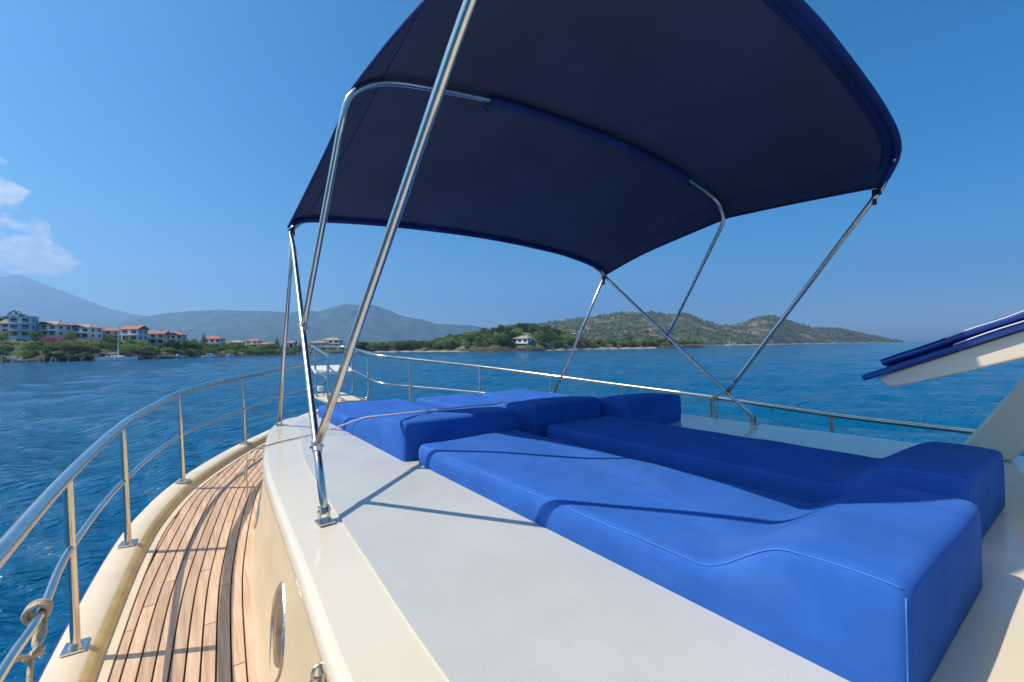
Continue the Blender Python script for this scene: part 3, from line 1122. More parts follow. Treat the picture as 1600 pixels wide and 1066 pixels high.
# ------------------------------------------------------------------ the motor yacht we stand on
yacht = empty('motor_yacht', B(1.69, 0, -ZC))
tag(yacht, 'cream motor yacht in the foreground with teak side deck and steel rails', 'yacht')
YO = Vector((1.69, 0, 0))


def ypart(mb, name, material, parent=None, **kw):
    """boat parts are modelled in boat coordinates and hung under the yacht"""
    o = mb.build(name, material, None, **kw)
    o.parent = parent or yacht
    o.matrix_parent_inverse = Matrix.Translation((-1.69, 0, 0))
    if parent is not None and parent is not yacht:
        o.matrix_parent_inverse = Matrix.Identity(4)
    return o


SHEER = [(-3, -1.13), (0, -1.10), (1.2, -1.075), (2.16, -1.035), (2.96, -.975), (3.78, -.90), (4.61, -.84), (5.4, -.79), (6.3, -.74)]
EDGE_L = [(-3, -.30), (-1, -.345), (0, -.36), (1.2, -.36), (2.16, -.334), (2.96, -.267), (3.4, -.18), (3.78, -.055), (4.2, .145), (4.61, .38), (5.2, .78), (5.7, 1.13), (6.05, 1.42), (6.3, 1.62)]
EDGE_R = [(-3, 3.62), (-1, 3.66), (0, 3.67), (1.21, 3.66), (2.1, 3.64), (2.98, 3.53), (3.45, 3.44), (3.87, 3.30), (4.3, 3.11), (4.69, 2.88), (5.1, 2.58), (5.43, 2.30), (5.95, 1.93), (6.3, 1.76)]
curveL = np.array(catmull([(a, b, 0) for a, b in EDGE_L], 8))
curveR = np.array(catmull([(a, b, 0) for a, b in EDGE_R], 8))


def edge_l(u):
    return float(np.interp(u, curveL[:, 0], curveL[:, 1]))


def edge_r(u):
    return float(np.interp(u, curveR[:, 0], curveR[:, 1]))


sh_c = np.array(catmull([(a, b, 0) for a, b in SHEER], 8))


def sheer(u):
    return float(np.interp(u, sh_c[:, 0], sh_c[:, 1]))


US = np.linspace(-3, 6.3, 94)
# hull topsides
hull = MB()
for e, s in ((edge_l, -1), (edge_r, 1)):
    rows = []
    for u in US:
        v, z = e(u), sheer(u)
        flare = .10 + .25 * max(0, (u - 2.5) / 3.8)
        c = 1.69
        rows.append([B(v + s * .058, u, z - .012), B(v + s * .058 - s * .02, u, z - .4), B(v - s * flare, u - .05 * max(0, u - 3), z - 1.0), B(v - s * flare * 2, u - .15 * max(0, u - 3), -ZC - .4)])
    hull.quadgrid(rows)
ypart(hull, 'hull', M['hull_white'], smooth=True)
strake = MB()
for e, s in ((edge_l, -1), (edge_r, 1)):
    strake.tube([B(e(u) + s * .058, u, sheer(u) - .035) for u in US], .02, 8)
ypart(strake, 'rubbing_strake', M['hull_blue'], smooth=True)


def bulwark(e, s):
    """cap with rounded shoulders and the painted inner face"""
    cap, inner = [], []
    for u in US:
        v, z = e(u), sheer(u)
        cap.append([B(v + s * .060, u, z - .03), B(v + s * .060, u, z - .008), B(v + s * .052, u, z), B(v - s * .036, u, z), B(v - s * .046, u, z - .006)])
        inner.append([B(v - s * .046, u, z - .0062), B(v - s * .060, u, z - .014), B(v - s * .072, u, z - .028), B(v - s * .080, u, z - .05), B(v - s * .082, u, z - .09)])
    ypart(MB().quadgrid(cap), 'bulwark_cap', M['cap'], smooth=True)
    ypart(MB().quadgrid(inner), 'bulwark_face', M['bulwark_paint'], smooth=True)


bulwark(edge_l, -1)
bulwark(edge_r, 1)

# cabin outline (roof edge), port half; starboard mirrored about the centre line
ROOF_Z = -.55
half = [(.165, -2.6), (.175, -1), (.188, 0), (.202, .76), (.223, 1.21), (.271, 2.27), (.33, 2.8), (.40, 3.25), (.475, 3.6), (.59, 3.86), (.76, 3.955), (1.0, 3.98), (1.69, 4.0)]
half_c = catmull([(a, b, 0) for a, b in half], 6)
CEN = 1.665
outline = [(p[0], p[1]) for p in half_c] + [(2 * CEN - p[0] + .05, p[1]) for p in half_c[::-1][1:]]


def offset_outline(pts, d):
    out = []
    n = len(pts)
    for i in range(n):
        a = np.array(pts[max(i - 1, 0)])
        b = np.array(pts[min(i + 1, n - 1)])
        t = (b - a) / (np.linalg.norm(b - a) + 1e-9)
        nrm = np.array((-t[1], t[0]))            # left of travel = outward on the port side
        out.append(tuple(np.array(pts[i]) + nrm * d))
    return out


def deck_z(u):
    return sheer(u) - .048


rings = []
base_pts = offset_outline(outline, .068)
side = MB()
rows = []
for (o0, z0) in ((.068, None), (.03, .45), (.004, .92)):
    pts = offset_outline(outline, o0)
    row = []
    for p in pts:
        dz = deck_z(min(p[1], 5)) - .01
        z = dz if z0 is None else dz + (ROOF_Z - .045 - dz) * z0
        row.append(B(p[0], p[1], z))
    rows.append(row)
rows.append([B(p[0], p[1], ROOF_Z - .045) for p in offset_outline(outline, .0)])
ypart(side.quadgrid(rows), 'cabin_side', M['gelcoat_side'], smooth=True)
roof = MB()
rows = []
for (o0, dz) in ((.006, -.052), (.012, -.044), (.012, -.026), (.009, -.012), (.001, -.003), (-.012, 0.0)):
    rows.append([B(p[0], p[1], ROOF_Z + dz) for p in offset_outline(outline, o0)])
roof.quadgrid(rows)
roof.poly(rows[-1][::-1])
roof_o = ypart(roof, 'cabin_roof', M['gelcoat'], smooth=True, angle=50)
# non-skid panel
ns = [p for p in offset_outline(outline, -.135) if p[1] < 3.83 and (p[1] > .17 or (p[0] < CEN and p[1] > -.6))]
ns = [p for p in ns if p[0] < 2.23]
ns += [(2.23, 3.825), (2.23, .26), (.9, .215), (.80, .1), (.80, -.6)]
wide = []
for p in ns:
    k = interp(p[1], [(0, 0.0), (1.4, .012), (3.1, .05), (3.6, .0)])
    wide.append((p[0] + k, p[1]) if p[0] < .7 else p)
pan = MB()
pan.prism([B(a, b, ROOF_Z + .0005) for a, b in wide][::-1], (0, 0, .0035))
ypart(pan, 'nonskid_panel', M['nonskid'], roof_o)

# decks
dk = MB()
rows = []
for u in US:
    rows.append([B(edge_l(u) + .05, u, deck_z(u) - .012), B(1.69, u, deck_z(u) + .0), B(edge_r(u) - .05, u, deck_z(u) - .012)])
deck_o = ypart(dk.quadgrid(rows), 'side_deck', M['caulk'])
bpc = np.array(catmull([(.165 - .068, -2.6, 0), (.107, -1, 0), (.120, 0, 0), (.134, .76, 0), (.155, 1.21, 0), (.205, 2.27, 0), (.265, 2.8, 0), (.34, 3.25, 0), (.415, 3.6, 0), (.52, 3.9, 0)], 8))
bpc = bpc[np.argsort(bpc[:, 1])]


def cab_base(u):
    return float(np.interp(u, bpc[:, 1], bpc[:, 0]))


def margin(u):
    return edge_l(u) + .080 + .036


# cream covering board beside the bulwark
rows = []
for u in US:
    z = deck_z(u)
    rows.append([B(edge_l(u) + .078, u, z + .003), B(margin(u) - .006, u, z + .003), B(margin(u) - .004, u, z - .01)])
ypart(MB().quadgrid(rows), 'covering_board', M['cap'], deck_o)
rows = []
for u in np.linspace(-2, 3.9, 60):
    z = deck_z(u)
    rows.append([B(cab_base(u) - .030, u, z - .012), B(cab_base(u) - .028, u, z + .002), B(cab_base(u) + .012, u, z + .002)])
ypart(MB().quadgrid(rows), 'cabin_margin_plank', M['teak'], deck_o)

# teak planks, sprung along the cabin side and nibbed into the covering board
PW, GAP = .0445, .0058
r_pl = random.Random(5)
for k in range(12):
    cuts = []
    u = -1.2 + r_pl.uniform(0, .9)
    while u < 5.2:
        cuts.append(u)
        u += r_pl.uniform(.85, 1.35)
    cuts = [-2.0] + cuts + [5.2]
    for a, b in zip(cuts[:-1], cuts[1:]):
        us = np.arange(a + .0022, b - .0022, .06)
        us = np.append(us, b - .0022)
        sect = []
        for u in us:
            if u <= 3.9:
                cb = cab_base(u)
            else:
                cb = cab_base(3.9) + (u - 3.9) * .35
            v1 = cb - .034 - k * PW
            v0 = v1 - PW + GAP
            m_ = margin(u)
            if v1 <= m_ + .004:
                continue
            sect.append((max(v0, m_), v1, u))
        if len(sect) < 2:
            continue
        rows = []
        for v0, v1, u in sect:
            z = deck_z(u)
            rows.append([B(v0, u, z - .01), B(v0, u, z - .001), B(v0 + .001, u, z), B(v1 - .001, u, z), B(v1, u, z - .001), B(v1, u, z - .01)])
        mb = MB().quadgrid(rows)
        mb.poly(rows[0]).poly(rows[-1][::-1])
        ypart(mb, 'plank', M['teak'], deck_o)


# portholes
def side_v(u, z):
    """cabin side surface"""
    zb = deck_z(u) - .01
    top = float(np.interp(u, [p[1] for p in half_c[:-14]], [p[0] for p in half_c[:-14]]))
    f = (z - zb) / (ROOF_Z - .045 - zb)
    return top - np.interp(f, [0, .45, .92, 1], [.068, .03, .004, 0])


def porthole(u, z, ru, rz_):
    e = 1e-2
    c = Vector((side_v(u, z), u, z + ZC))
    tu = Vector((side_v(u + e, z) - side_v(u - e, z), 2 * e, 0)).normalized()
    tz = Vector((side_v(u, z + e) - side_v(u, z - e), 0, 2 * e)).normalized()
    n = tu.cross(tz)
    if n.x > 0:
        n = -n

    def ring(q, off):
        return [tuple(c + tu * (np.sign(math.cos(a)) * (1 - math.sin(a) ** 2) ** .85 * ru * q) + tz * (math.sin(a) * rz_ * (.94 * q + .06)) + n * off) for a in np.linspace(0, 2 * math.pi, 40, endpoint=False)]
    rim = MB()
    rim.quadgrid([ring(1.10, -.004), ring(1.09, .004), ring(1.04, .006), ring(.97, .005), ring(.93, .003), ring(.90, -.002)], True)
    po = ypart(rim, 'porthole', M['steel_dull'], smooth=True)
    gl = MB()
    gl.quadgrid([ring(.90, .001), ring(.5, .004), ring(.02, .005)], True)
    ypart(gl, 'porthole_glass', M['port_glass'], po, smooth=True)
    return po


M['port_glass'] = mat('porthole glass', (0.13, 0.13, 0.135), 0.2, 0.8, var=.55, vscale=11)
porthole(1.52, -.865, .125, .140)
porthole(2.78, -.855, .13, .115)

# little hasp on the cabin side
hz = MB()
hv = side_v(.92, -.63) - .006
hz.tube(catmull([B(hv, .905, -.60), B(hv - .014, .905, -.605), B(hv - .016, .91, -.625), B(hv - .004, .91, -.63)], 5), .0035, 8)
hz.tube([B(hv - .012 + .010 * math.sin(a), .912 + .004 * math.cos(a), -.645 + .014 * math.cos(a)) for a in np.linspace(0, 2 * math.pi, 17)], .0035, 8)
hz.box(B(hv, .91, -.632), (.006, .03, .035))
ypart(hz, 'hasp', M['steel_dull'], smooth=True, angle=40)


# ---- guard rails
def stanchion(v, u, z0, z1, lean, r=.0140):
    mb = MB()
    mb.tube([B(v, u, z0 + .004), B(v, u, z0 + .03), B(v + lean, u, z1)], r, 12)
    mb.tube([B(v, u, z0), B(v, u, z0 + .016)], r * 1.35, 12)
    rzz = math.atan2(edge_l(u + .1) - edge_l(u - .1), -.2) if v < 1.69 else 0.2
    mb.box(B(v, u, z0 + .004), (.064, .078, .006), rz=rzz)
    for a in (-1, 1):
        for b in (-1, 1):
            x, y = a * .023, b * .030
            ca, sa = math.cos(rzz), math.sin(rzz)
            p = (v + x * ca - y * sa, u + x * sa + y * ca)
            mb.tube([B(*p, z0 + .007), B(*p, z0 + .0092)], .0042, 8)
    return mb


def rail_part(mb, name, **kw):
    return ypart(mb, name, M['steel'], rail_o, smooth=True, angle=40, **kw)


rail_o = ypart(MB().tube(catmull([B(*p) for p in [(-.31, -2.6, -.55), (-.345, -1, -.53), (-.36, 0, -.515), (-.36, 1.2, -.475), (-.354, 2.16, -.435), (-.287, 2.96, -.375), (-.19, 3.4, -.335), (-.078, 3.78, -.297), (.14, 4.2, -.262), (.387, 4.61, -.24), (.79, 5.2, -.20), (1.15, 5.7, -.165), (1.43, 6.04, -.115)]], 10), .0205, 14),
               'port_guard_rail', M['steel'], smooth=True)
for v, u, z0, z1 in ((-.345, .55, -1.09, -.50), (-.358, 1.36, -1.068, -.47), (-.334, 2.16, -1.035, -.435), (-.267, 2.96, -.975, -.375), (-.055, 3.775, -.897, -.295), (.38, 4.61, -.84, -.24), (1.145, 5.7, -.775, -.165)):
    rail_part(stanchion(v, u, z0, z1, -.02), 'stanchion')
rail_part(MB().tube(catmull([B(*p) for p in [(-.32, -2.5, -.80), (-.345, 0, -.755), (-.35, 1.36, -.72), (-.335, 1.71, -.708), (-.345, 2.16, -.685), (-.28, 2.96, -.655), (-.07, 3.78, -.585), (.383, 4.61, -.53), (.79, 5.2, -.49), (1.15, 5.7, -.46), (1.44, 6.1, -.40)]], 8), .0115, 10), 'lower_rail')
# starboard
rail_o = ypart(MB().tube(catmull([B(*p) for p in [(3.60, -2.6, -.58), (3.66, -1, -.55), (3.66, .3, -.53), (3.645, 1.21, -.51), (3.64, 2.1, -.46), (3.53, 2.98, -.41), (3.34, 3.87, -.345), (2.9, 4.69, -.25), (2.285, 5.43, -.15), (2.0, 5.72, -.105), (1.95, 6.0, -.07), (1.94, 6.75, -.01)]], 10), .0185, 14),
               'starboard_guard_rail', M['steel'], smooth=True)
for v, u, z0, z1 in ((3.66, -.6, -1.10, -.545), (3.66, .3, -1.09, -.53), (3.645, 1.21, -1.075, -.51), (3.64, 2.1, -1.04, -.46), (3.53, 2.98, -.97, -.41), (3.335, 3.87, -.895, -.345), (2.89, 4.69, -.835, -.25), (2.285, 5.43, -.79, -.15)):
    rail_part(stanchion(v, u, z0, z1, .005), 'stanchion')
rail_part(MB().tube(catmull([B(*p) for p in [(3.60, -2.5, -.82), (3.645, 1.21, -.79), (3.64, 2.1, -.745), (3.53, 2.98, -.69), (3.335, 3.87, -.63), (2.89, 4.69, -.57), (2.285, 5.45, -.505), (2.0, 5.74, -.46), (1.95, 6.12, -.40), (1.94, 6.78, -.325)]], 8), .0115, 10), 'lower_rail')

# ---- bow pulpit with platform
plat = MB()
plat.box(B(1.69, 6.62, -.72), (.46, 1.25, .05))
pul = ypart(plat, 'bow_platform', M['cap'], bevel=.012)
pl_slat = MB().box(B(1.60, 6.6, -.690), (.03, 1.15, .012))
ypart(pl_slat, 'platform_batten', M['teak'], pul)
ypart(MB().box(B(1.69, 6.92, -.315), (.54, .30, .04), M=Matrix.Rotation(math.radians(17), 3, 'X')), 'bow_seat', M['white'], pul, bevel=.012)
ypart(MB().box(B(1.545, 7.02, -.60), (.075, .09, .075)), 'anchor_light_box', M['white'], pul, bevel=.015)
rail_o = pul
# port pulpit rail and legs
rail_part(MB().tube(catmull([B(*p) for p in [(1.43, 6.04, -.115), (1.44, 6.15, -.095), (1.44, 6.6, -.03), (1.44, 7.08, .037), (1.5, 7.16, .04), (1.69, 7.19, .04), (1.88, 7.12, .02), (1.94, 6.95, .008), (1.94, 6.75, -.01)]], 6), .0175, 12), 'pulpit_rail')
for v, s in ((1.44, 1), (1.94, -1)):
    for u, zt in ((6.12, -.10), (6.85, .0)):
        if v > 1.9:
            u -= .08
            zt -= .0
        rail_part(MB().tube(catmull([B(v, u, zt), B(v, u, -.3), B(v, u, -.60), B(v + s * .012, u, -.67), B(v + s * .05, u, -.70), B(v + s * .1, u, -.705)], 5), .0145, 10), 'pulpit_leg')
rail_part(MB().tube([B(1.44, 6.1, -.40), B(1.44, 6.85, -.31)], .011, 8), 'lower_rail')

# ---- aft helm coaming, slanted pillar and raised hatch lid on the starboard quarter
co = MB()
prof = [(.075, -.552), (.085, -.50), (.082, -.47), (.065, -.452), (.03, -.447), (-.6, -.44), (-.6, -.552)]
co.prism([B(.84, u, z) for u, z in prof], (2.2, 0, 0))
ypart(co, 'helm_coaming', M['gelcoat'], bevel=.012)
pi = MB()
slope = .322 / .19
pz = lambda u0, z: u0 - (z + .548) / slope
prof = [(pz(.487, -.548), -.548), (pz(.487, .9), .9), (pz(.300, .9), .9), (pz(.300, -.548), -.548)]
pi.prism([B(2.98, u, z) for u, z in prof], (.07, 0, 0))
ypart(pi, 'windscreen_pillar', M['gelcoat'], bevel=.015)

# the lid: cream tray under a blue board and a rolled blue cover, tilted up towards the stern
lid = empty('raised_hatch_lid', (0, 0, 0))
lid.parent = yacht
ang = math.radians(24.3)
ML = Matrix.Translation(Vector(B(1.9, .522, -.124)) - YO) @ Matrix.Rotation(-ang, 4, 'X')
lid.matrix_local = ML @ Matrix.Scale(.826, 4)
# local: x starboard, y forward (0 at the tip, negative aft), z up


def lid_part(mb, name, material, **kw):
    return mb.build(name, material, lid, **kw)


tray = MB()
prof = [(-.030, -.012), (-1.3, -.012), (-1.3, -.112), (-.55, -.105), (-.30, -.088), (-.075, -.068), (-.045, -.056)]
for x0, w_ in ((.0, .03), (.57, .03)):
    tray.prism([(x0, a, b) for a, b in prof], (w_, 0, 0))
tray.box((.3, -.056, -.035), (.53, .03, .044))
tray.box((.3, -.65, -.03), (.535, 1.2, .03))
tray.box((.3, -.42, -.063), (.53, .02, .04))
lid_part(tray, 'tray', M['gelcoat'], bevel=.006)
lid_part(MB().box((.3, -.655, .002), (.66, 1.33, .024)), 'board', M['vinyl'], bevel=.006)
rows = []
for y in np.linspace(-.075, -1.3, 20):
    q = 1.0
    ring = []
    for a in np.linspace(0, 2 * math.pi, 24, endpoint=False):
        ca, sa = math.cos(a), math.sin(a)
        ring.append((.29 + .31 * np.sign(ca) * abs(ca) ** .22, y, .035 + .019 * np.sign(sa) * abs(sa) ** .55 + .0015 * math.sin(y * 23 + 3 * ca)))
    rows.append(ring)
cv = MB().quadgrid(rows, True)
cv.poly(rows[0][::-1])
cvo = lid_part(cv, 'cover', M['vinyl'], smooth=True, angle=60)
glint = MB()
glint.tube([(-.0175, y, .046 + .0015 * math.sin(y * 31)) for y in np.linspace(-.29, -1.3, 26)], .0022, 6)  # white tube standing in for the highlight along the glossy cover side
glint.build('pale_line', M['white'], cvo, smooth=True)
glint = MB()
glint.tube([(-.033, y, .0145 + .0012 * math.sin(y * 27)) for y in np.linspace(-.30, -1.3, 26)], .0022, 6)  # second white tube, modelled as the highlight line between cover and board
glint.build('edge_glint', M['white'], cvo, smooth=True)

# ------------------------------------------------------------------ sun cushions on the roof
def cushion(label, v0, v1, u0, u1, t_flat, t_bol, hump0, hump1, seed, name='sun_cushion'):
    """u0 aft end carrying the raised bolster; origin on the deck under its aft port corner"""
    zb = ROOF_Z + .0045
    t = empty(name, B(v0, u0, zb))
    tag(t, label, 'cushion', 'blue sun cushions on the cabin roof')
    W, L = v1 - v0, u1 - u0
    r = .022
    st = []
    for a in np.linspace(0, math.pi / 2, 6):
        st.append((r * (1 - math.cos(a)), r * (1 - math.sin(a))))
    n_mid = 96
    mids = np.linspace(r, L - r, n_mid)[1:-1]
    stations = [(a, b) for a, b in st] + [(m, 0) for m in mids] + [(L - a, b) for a, b in st[::-1]]
    rr = np.random.RandomState(seed)
    ph = rr.rand(8) * 6.28

    def T(u):
        k = (u - hump1) / (hump0 - hump1)
        k = min(1, max(0, k))
        s = k * k * (3 - 2 * k)
        return t_bol + (t_flat - t_bol) * s + .004 * math.sin(min(1, u / (hump1 + .001)) * math.pi)
    rows = []
    for (u, ins) in stations:
        h = T(u)
        rc = .024
        ring = []
        x0, x1 = ins, W - ins
        top = h - ins * .8
        pts = []
        for z in np.linspace(0.0, top - rc, 6):
            pts.append((x0 - .004 * math.sin(math.pi * z / max(top, .01)), z))
        for a in np.linspace(0, math.pi / 2, 6)[1:]:
            pts.append((x0 + rc * (1 - math.cos(a)), top - rc + rc * math.sin(a)))
        for x in np.linspace(x0 + rc, x1 - rc, 16)[1:-1]:
            f = (x - x0) / (x1 - x0)
            puff = .006 * math.sin(math.pi * f) ** .7 * min(1, 4 * min(u, L - u) / L + .2)
            pts.append((x, top + puff))
        for a in np.linspace(math.pi / 2, 0, 6)[:-1]:
            pts.append((x1 - rc * (1 - math.cos(a)), top - rc + rc * math.sin(a)))
        for z in np.linspace(top - rc, 0, 6):
            pts.append((x1 + .004 * math.sin(math.pi * z / max(top, .01)), z))
        for x, z in pts:
            nz = .0022 * (math.sin(x * 11 + u * 4 + ph[0]) * math.sin(u * 9 - x * 3 + ph[1]) + .6 * math.sin(u * 23 + x * 13 + ph[2])) * (z / max(h, .01))
            ring.append((x, u, z + nz if z > .02 else z))
        rows.append(ring)
    mb = MB().quadgrid(rows, True)
    mb.poly(rows[0][::-1]).poly(rows[-1])
    cov = mb.build('cover', M['cushion'], t, smooth=True, angle=75)
    # stitched seam round the top edge
    seam = []
    for (u, ins) in stations[3:-3]:
        seam.append((ins + .0056, u, T(u) - ins * .8 - .0071))
    s1 = MB().tube(seam, .0011, 5)
    s1.tube([(W - p[0], p[1], p[2]) for p in seam], .0011, 5)
    s1.tube([(.0050, .0052, z) for z in np.linspace(.01, T(0.01) - .02, 6)], .0011, 5)
    s1.build('seam', M['pale_line'], cov, smooth=True)
    return t


cushion('nearest sunlit blue sun cushion with raised head end beside the pale deck', .855, 1.435, .19, 1.945, .092, .182, .34, .16, 1)
cushion('shaded blue sun cushion with raised head end beside the starboard deck', 1.645, 2.19, .235, 1.95, .092, .182, .34, .16, 2)
cushion('sunlit front blue sun cushion nearest the port roof edge', .815, 1.495, 2.01, 3.79, .092, .185, .95, .08, 3)
cushion('middle front blue sun cushion between two others', 1.63, 2.195, 2.03, 3.74, .092, .195, .80, .15, 4)
cushion('starboard front blue sun cushion with shaded raised end', 2.25, 2.83, 1.85, 3.70, .092, .185, .80, .15, 5)

# ------------------------------------------------------------------ bimini awning
bim = empty('bimini_awning', B(1.69, 1.48, ROOF_Z))
tag(bim, 'navy canvas bimini awning on bent steel poles over the sun cushions', 'awning')
BI = Matrix.Translation(Vector(B(1.69, 1.48, ROOF_Z))).inverted()


def bpart(mb, name, material, parent=None, **kw):
    o = mb.build(name, material, None, **kw)
    o.parent = parent or bim
    o.matrix_parent_inverse = BI if parent is None else Matrix.Identity(4)
    return o


FRONT = [(.44, 2.65, .655), (.47, 2.65, .70), (.60, 2.655, .738), (1.04, 2.65, .774), (1.69, 2.65, .79), (2.3, 2.65, .765), (2.60, 2.65, .73), (2.80, 2.65, .685), (2.93, 2.65, .612)]
MID = [(.49, 1.615, .935), (.555, 1.60, .982), (.67, 1.595, 1.030), (1.14, 1.6, 1.104), (1.65, 1.6, 1.127), (2.1, 1.6, 1.116), (2.555, 1.6, 1.068), (2.84, 1.575, .975), (2.935, 1.55, .85)]
REAR = [(.46, .72, .755), (.495, .665, .93), (.62, .65, 1.085), (1.1, .65, 1.175), (1.68, .65, 1.197), (2.04, .65, 1.19), (2.66, .65, 1.108), (2.90, .655, .98), (2.925, .735, .812)]


def resample(pts, n):
    c = np.array(catmull(pts, 14))
    d = np.concatenate([[0], np.cumsum(np.linalg.norm(np.diff(c, axis=0), axis=1))])
    s = np.linspace(0, d[-1], n)
    return np.stack([np.interp(s, d, c[:, k]) for k in range(3)], -1)


NS = 61
f_, m_, r_ = resample(FRONT, NS), resample(MID, NS), resample(REAR, NS)
# cloth rides just over the tubes
for q in (f_, m_, r_):
    cz = q.mean(0)
    q[:, 2] += .006
    mid_v = (q[0, 0] + q[-1, 0]) / 2
    q[:, 0] += np.sign(q[:, 0] - mid_v) * .016 * np.clip(np.abs(q[:, 0] - mid_v) / 1.2, 0, 1) ** 4
rows = []
nA, nB = 22, 20
ss = np.linspace(0, 1, NS)
for i in range(nA + 1):
    t = i / nA
    p = f_ * (1 - t) + m_ * t
    sag = .020 * math.sin(math.pi * t)
    p = p.copy()
    p[:, 2] -= sag * np.sin(math.pi * ss)
    wr = .006 * np.sin(ss * 31 + t * 5) * math.sin(math.pi * t) * np.exp(-((ss - .05) / .14) ** 2) + .006 * np.sin(ss * 28 - t * 6) * math.sin(math.pi * t) * np.exp(-((ss - .95) / .14) ** 2)
    p[:, 2] += wr
    edge_w = np.exp(-(np.minimum(ss, 1 - ss) / .05) ** 2)
    p[:, 2] += edge_w * np.where(ss < .5, .012, .02) * math.sin(math.pi * t)
    p[:, 0] += np.sign(ss - .5) * -edge_w * .015 * math.sin(math.pi * t)
    rows.append(p)
for i in range(1, nB + 1):
    t = i / nB
    p = m_ * (1 - t) + r_ * t
    p = p.copy()
    p[:, 2] -= .016 * math.sin(math.pi * t) * np.sin(math.pi * ss)
    edge_w = np.exp(-(np.minimum(ss, 1 - ss) / .05) ** 2)
    p[:, 0] += np.sign(ss - .5) * -edge_w * .018 * math.sin(math.pi * t)
    p[:, 2] += edge_w * np.where(ss < .5, .045, .0) * math.sin(math.pi * t)
    rows.append(p)
cz_rows = [[B(*q) for q in p] for p in rows]
can = MB().quadgrid(cz_rows)
canopy = bpart(can, 'canopy', M['awning'], smooth=True)
sol = canopy.modifiers.new('thick', 'SOLIDIFY')
sol.thickness = .003
sol.offset = 0


def band(rows_, name, dz, wide_first=None):
    """strip of hem cloth folded under the canopy"""
    mb = MB().quadgrid([[B(q[0], q[1], q[2] + dz) for q in p] for p in rows_])
    o = bpart(mb, name, M['awning_blue'], canopy, smooth=True)
    s = o.modifiers.new('thick', 'SOLIDIFY')
    s.thickness = .002
    s.offset = 0
    return o


# front hem: sleeve round the front bow
def sleeve(line, r, s0, s1, name):
    pts = [B(*q) for q in line[int(s0 * (NS - 1)):int(s1 * (NS - 1)) + 1]]
    mb = MB().tube(pts, r, 10)
    return bpart(mb, name, M['awning_blue'], canopy, smooth=True)


fr0 = np.array(rows[0])
sleeve(fr0 - np.array([0, 0, .014]), .0165, .02, .98, 'front_hem')
band([rows[0], rows[1] * .5 + rows[0] * .5], 'front_hem_flap', -.005)
rr0 = np.array(rows[-1])
sleeve(rr0 - np.array([0, 0, .012]), .0175, .0, 1.0, 'rear_hem')
band([rows[-1], rows[-2] * .6 + rows[-1] * .4, rows[-2], rows[-3] * .35 + rows[-2] * .65], 'rear_hem_flap', -.004)
seam_line = [B(q[0], q[1], q[2] - .009) for q in rows[-2]]
bpart(MB().tube(seam_line, .0016, 5), 'rear_seam', M['dark'], canopy, smooth=True)
# side hems
for j in (0, -1):
    line = [B(*p[j]) for p in rows]
    bpart(MB().tube(line, .006, 6), 'side_hem', M['awning_blue'], canopy, smooth=True)
    j2 = 3 if j == 0 else -4
    line = [B(p[j2][0], p[j2][1], p[j2][2] - .004) for p in rows]
    bpart(MB().tube(line, .0015, 4), 'side_seam', M['awning_blue'], canopy, smooth=True)
# sleeve on the middle bow
mid_low = m_ - np.array([0, 0, .027])
sl = bpart(MB().tube([B(*q) for q in mid_low[int(.245 * 60):int(.835 * 60)]], .021, 10), 'middle_sleeve', M['awning_blue'], canopy, smooth=True)
flap = []
for q in mid_low[int(.25 * 60):int(.82 * 60)]:
    flap.append(q)
flap = np.array(flap)
band([flap + np.array([0, .0, .012]), flap + np.array([0, .03, .006]), flap + np.array([0, .055, .014])], 'middle_sleeve_flap', 0)
for j in (1, -2):
    q = mid_low[int((.245 if j == 1 else .835) * 60)]
    bpart(MB().tube(catmull([B(q[0], q[1], q[2] - .018), B(q[0] - .02, q[1] + .02, q[2] - .028), B(q[0] + .015, q[1] + .035, q[2] - .03)], 4), .004, 5), 'tie_string', M['dark'], canopy, smooth=True)

R_T = .0126
# front bow: feet -> front corners -> arch
FL, FR = (.335, 1.485, ROOF_Z + .045), (3.09, 1.48, ROOF_Z + .045)
CLf, CRf = (.44, 2.65, .645), (2.925, 2.65, .605)
arch = [tuple(q - np.array([0, 0, .016])) for q in f_[3:-3]]


def bow(pts, name, r=R_T, n=5):
    return bpart(MB().tube(catmull([B(*p) for p in pts], n), r, 14), name, M['steel'], smooth=True)


def lerp(a, b, t):
    return tuple(np.array(a) * (1 - t) + np.array(b) * t)


def straight_bow(a, mid_pts, b, name, r=R_T):
    pts = [lerp(a, mid_pts[0], t) for t in (0, .33, .66, .9)] + list(mid_pts) + [lerp(mid_pts[-1], b, t) for t in (.1, .34, .67, 1)]
    return bpart(MB().tube(catmull([B(*p) for p in pts], 3), r, 14), name, M['steel'], smooth=True)


straight_bow(FL, [CLf] + [tuple(q) for q in arch[::4]] + [CRf], FR, 'front_bow')
JL, JR = lerp(FL, CLf, .142), lerp(FR, CRf, .142)
ML_, MR_ = lerp(FL, CLf, .515), lerp(FR, CRf, .515)
mid_arch = [tuple(q) for q in mid_low[4:-4]]
straight_bow(ML_, [(.435, 1.63, .80), (.455, 1.60, .89), (.52, 1.595, .955)] + mid_arch[::4] + [(2.915, 1.57, .86), (2.935, 1.60, .79)], MR_, 'middle_bow')
rear_low = r_ - np.array([0, 0, .014])
straight_bow(JL, [(.462, .74, .735)] + [tuple(q) for q in rear_low[2:-2:2]] + [(2.938, .738, .795)], JR, 'rear_bow', r=.0135)
# forward struts
bpart(MB().tube([B(.505, 3.56, ROOF_Z + .04), B(.445, 2.66, .60)], .0125, 12), 'front_strut', M['steel'], smooth=True)
bpart(MB().tube([B(2.99, 3.42, ROOF_Z + .04), B(2.92, 2.66, .57)], .0125, 12), 'front_strut', M['steel'], smooth=True)


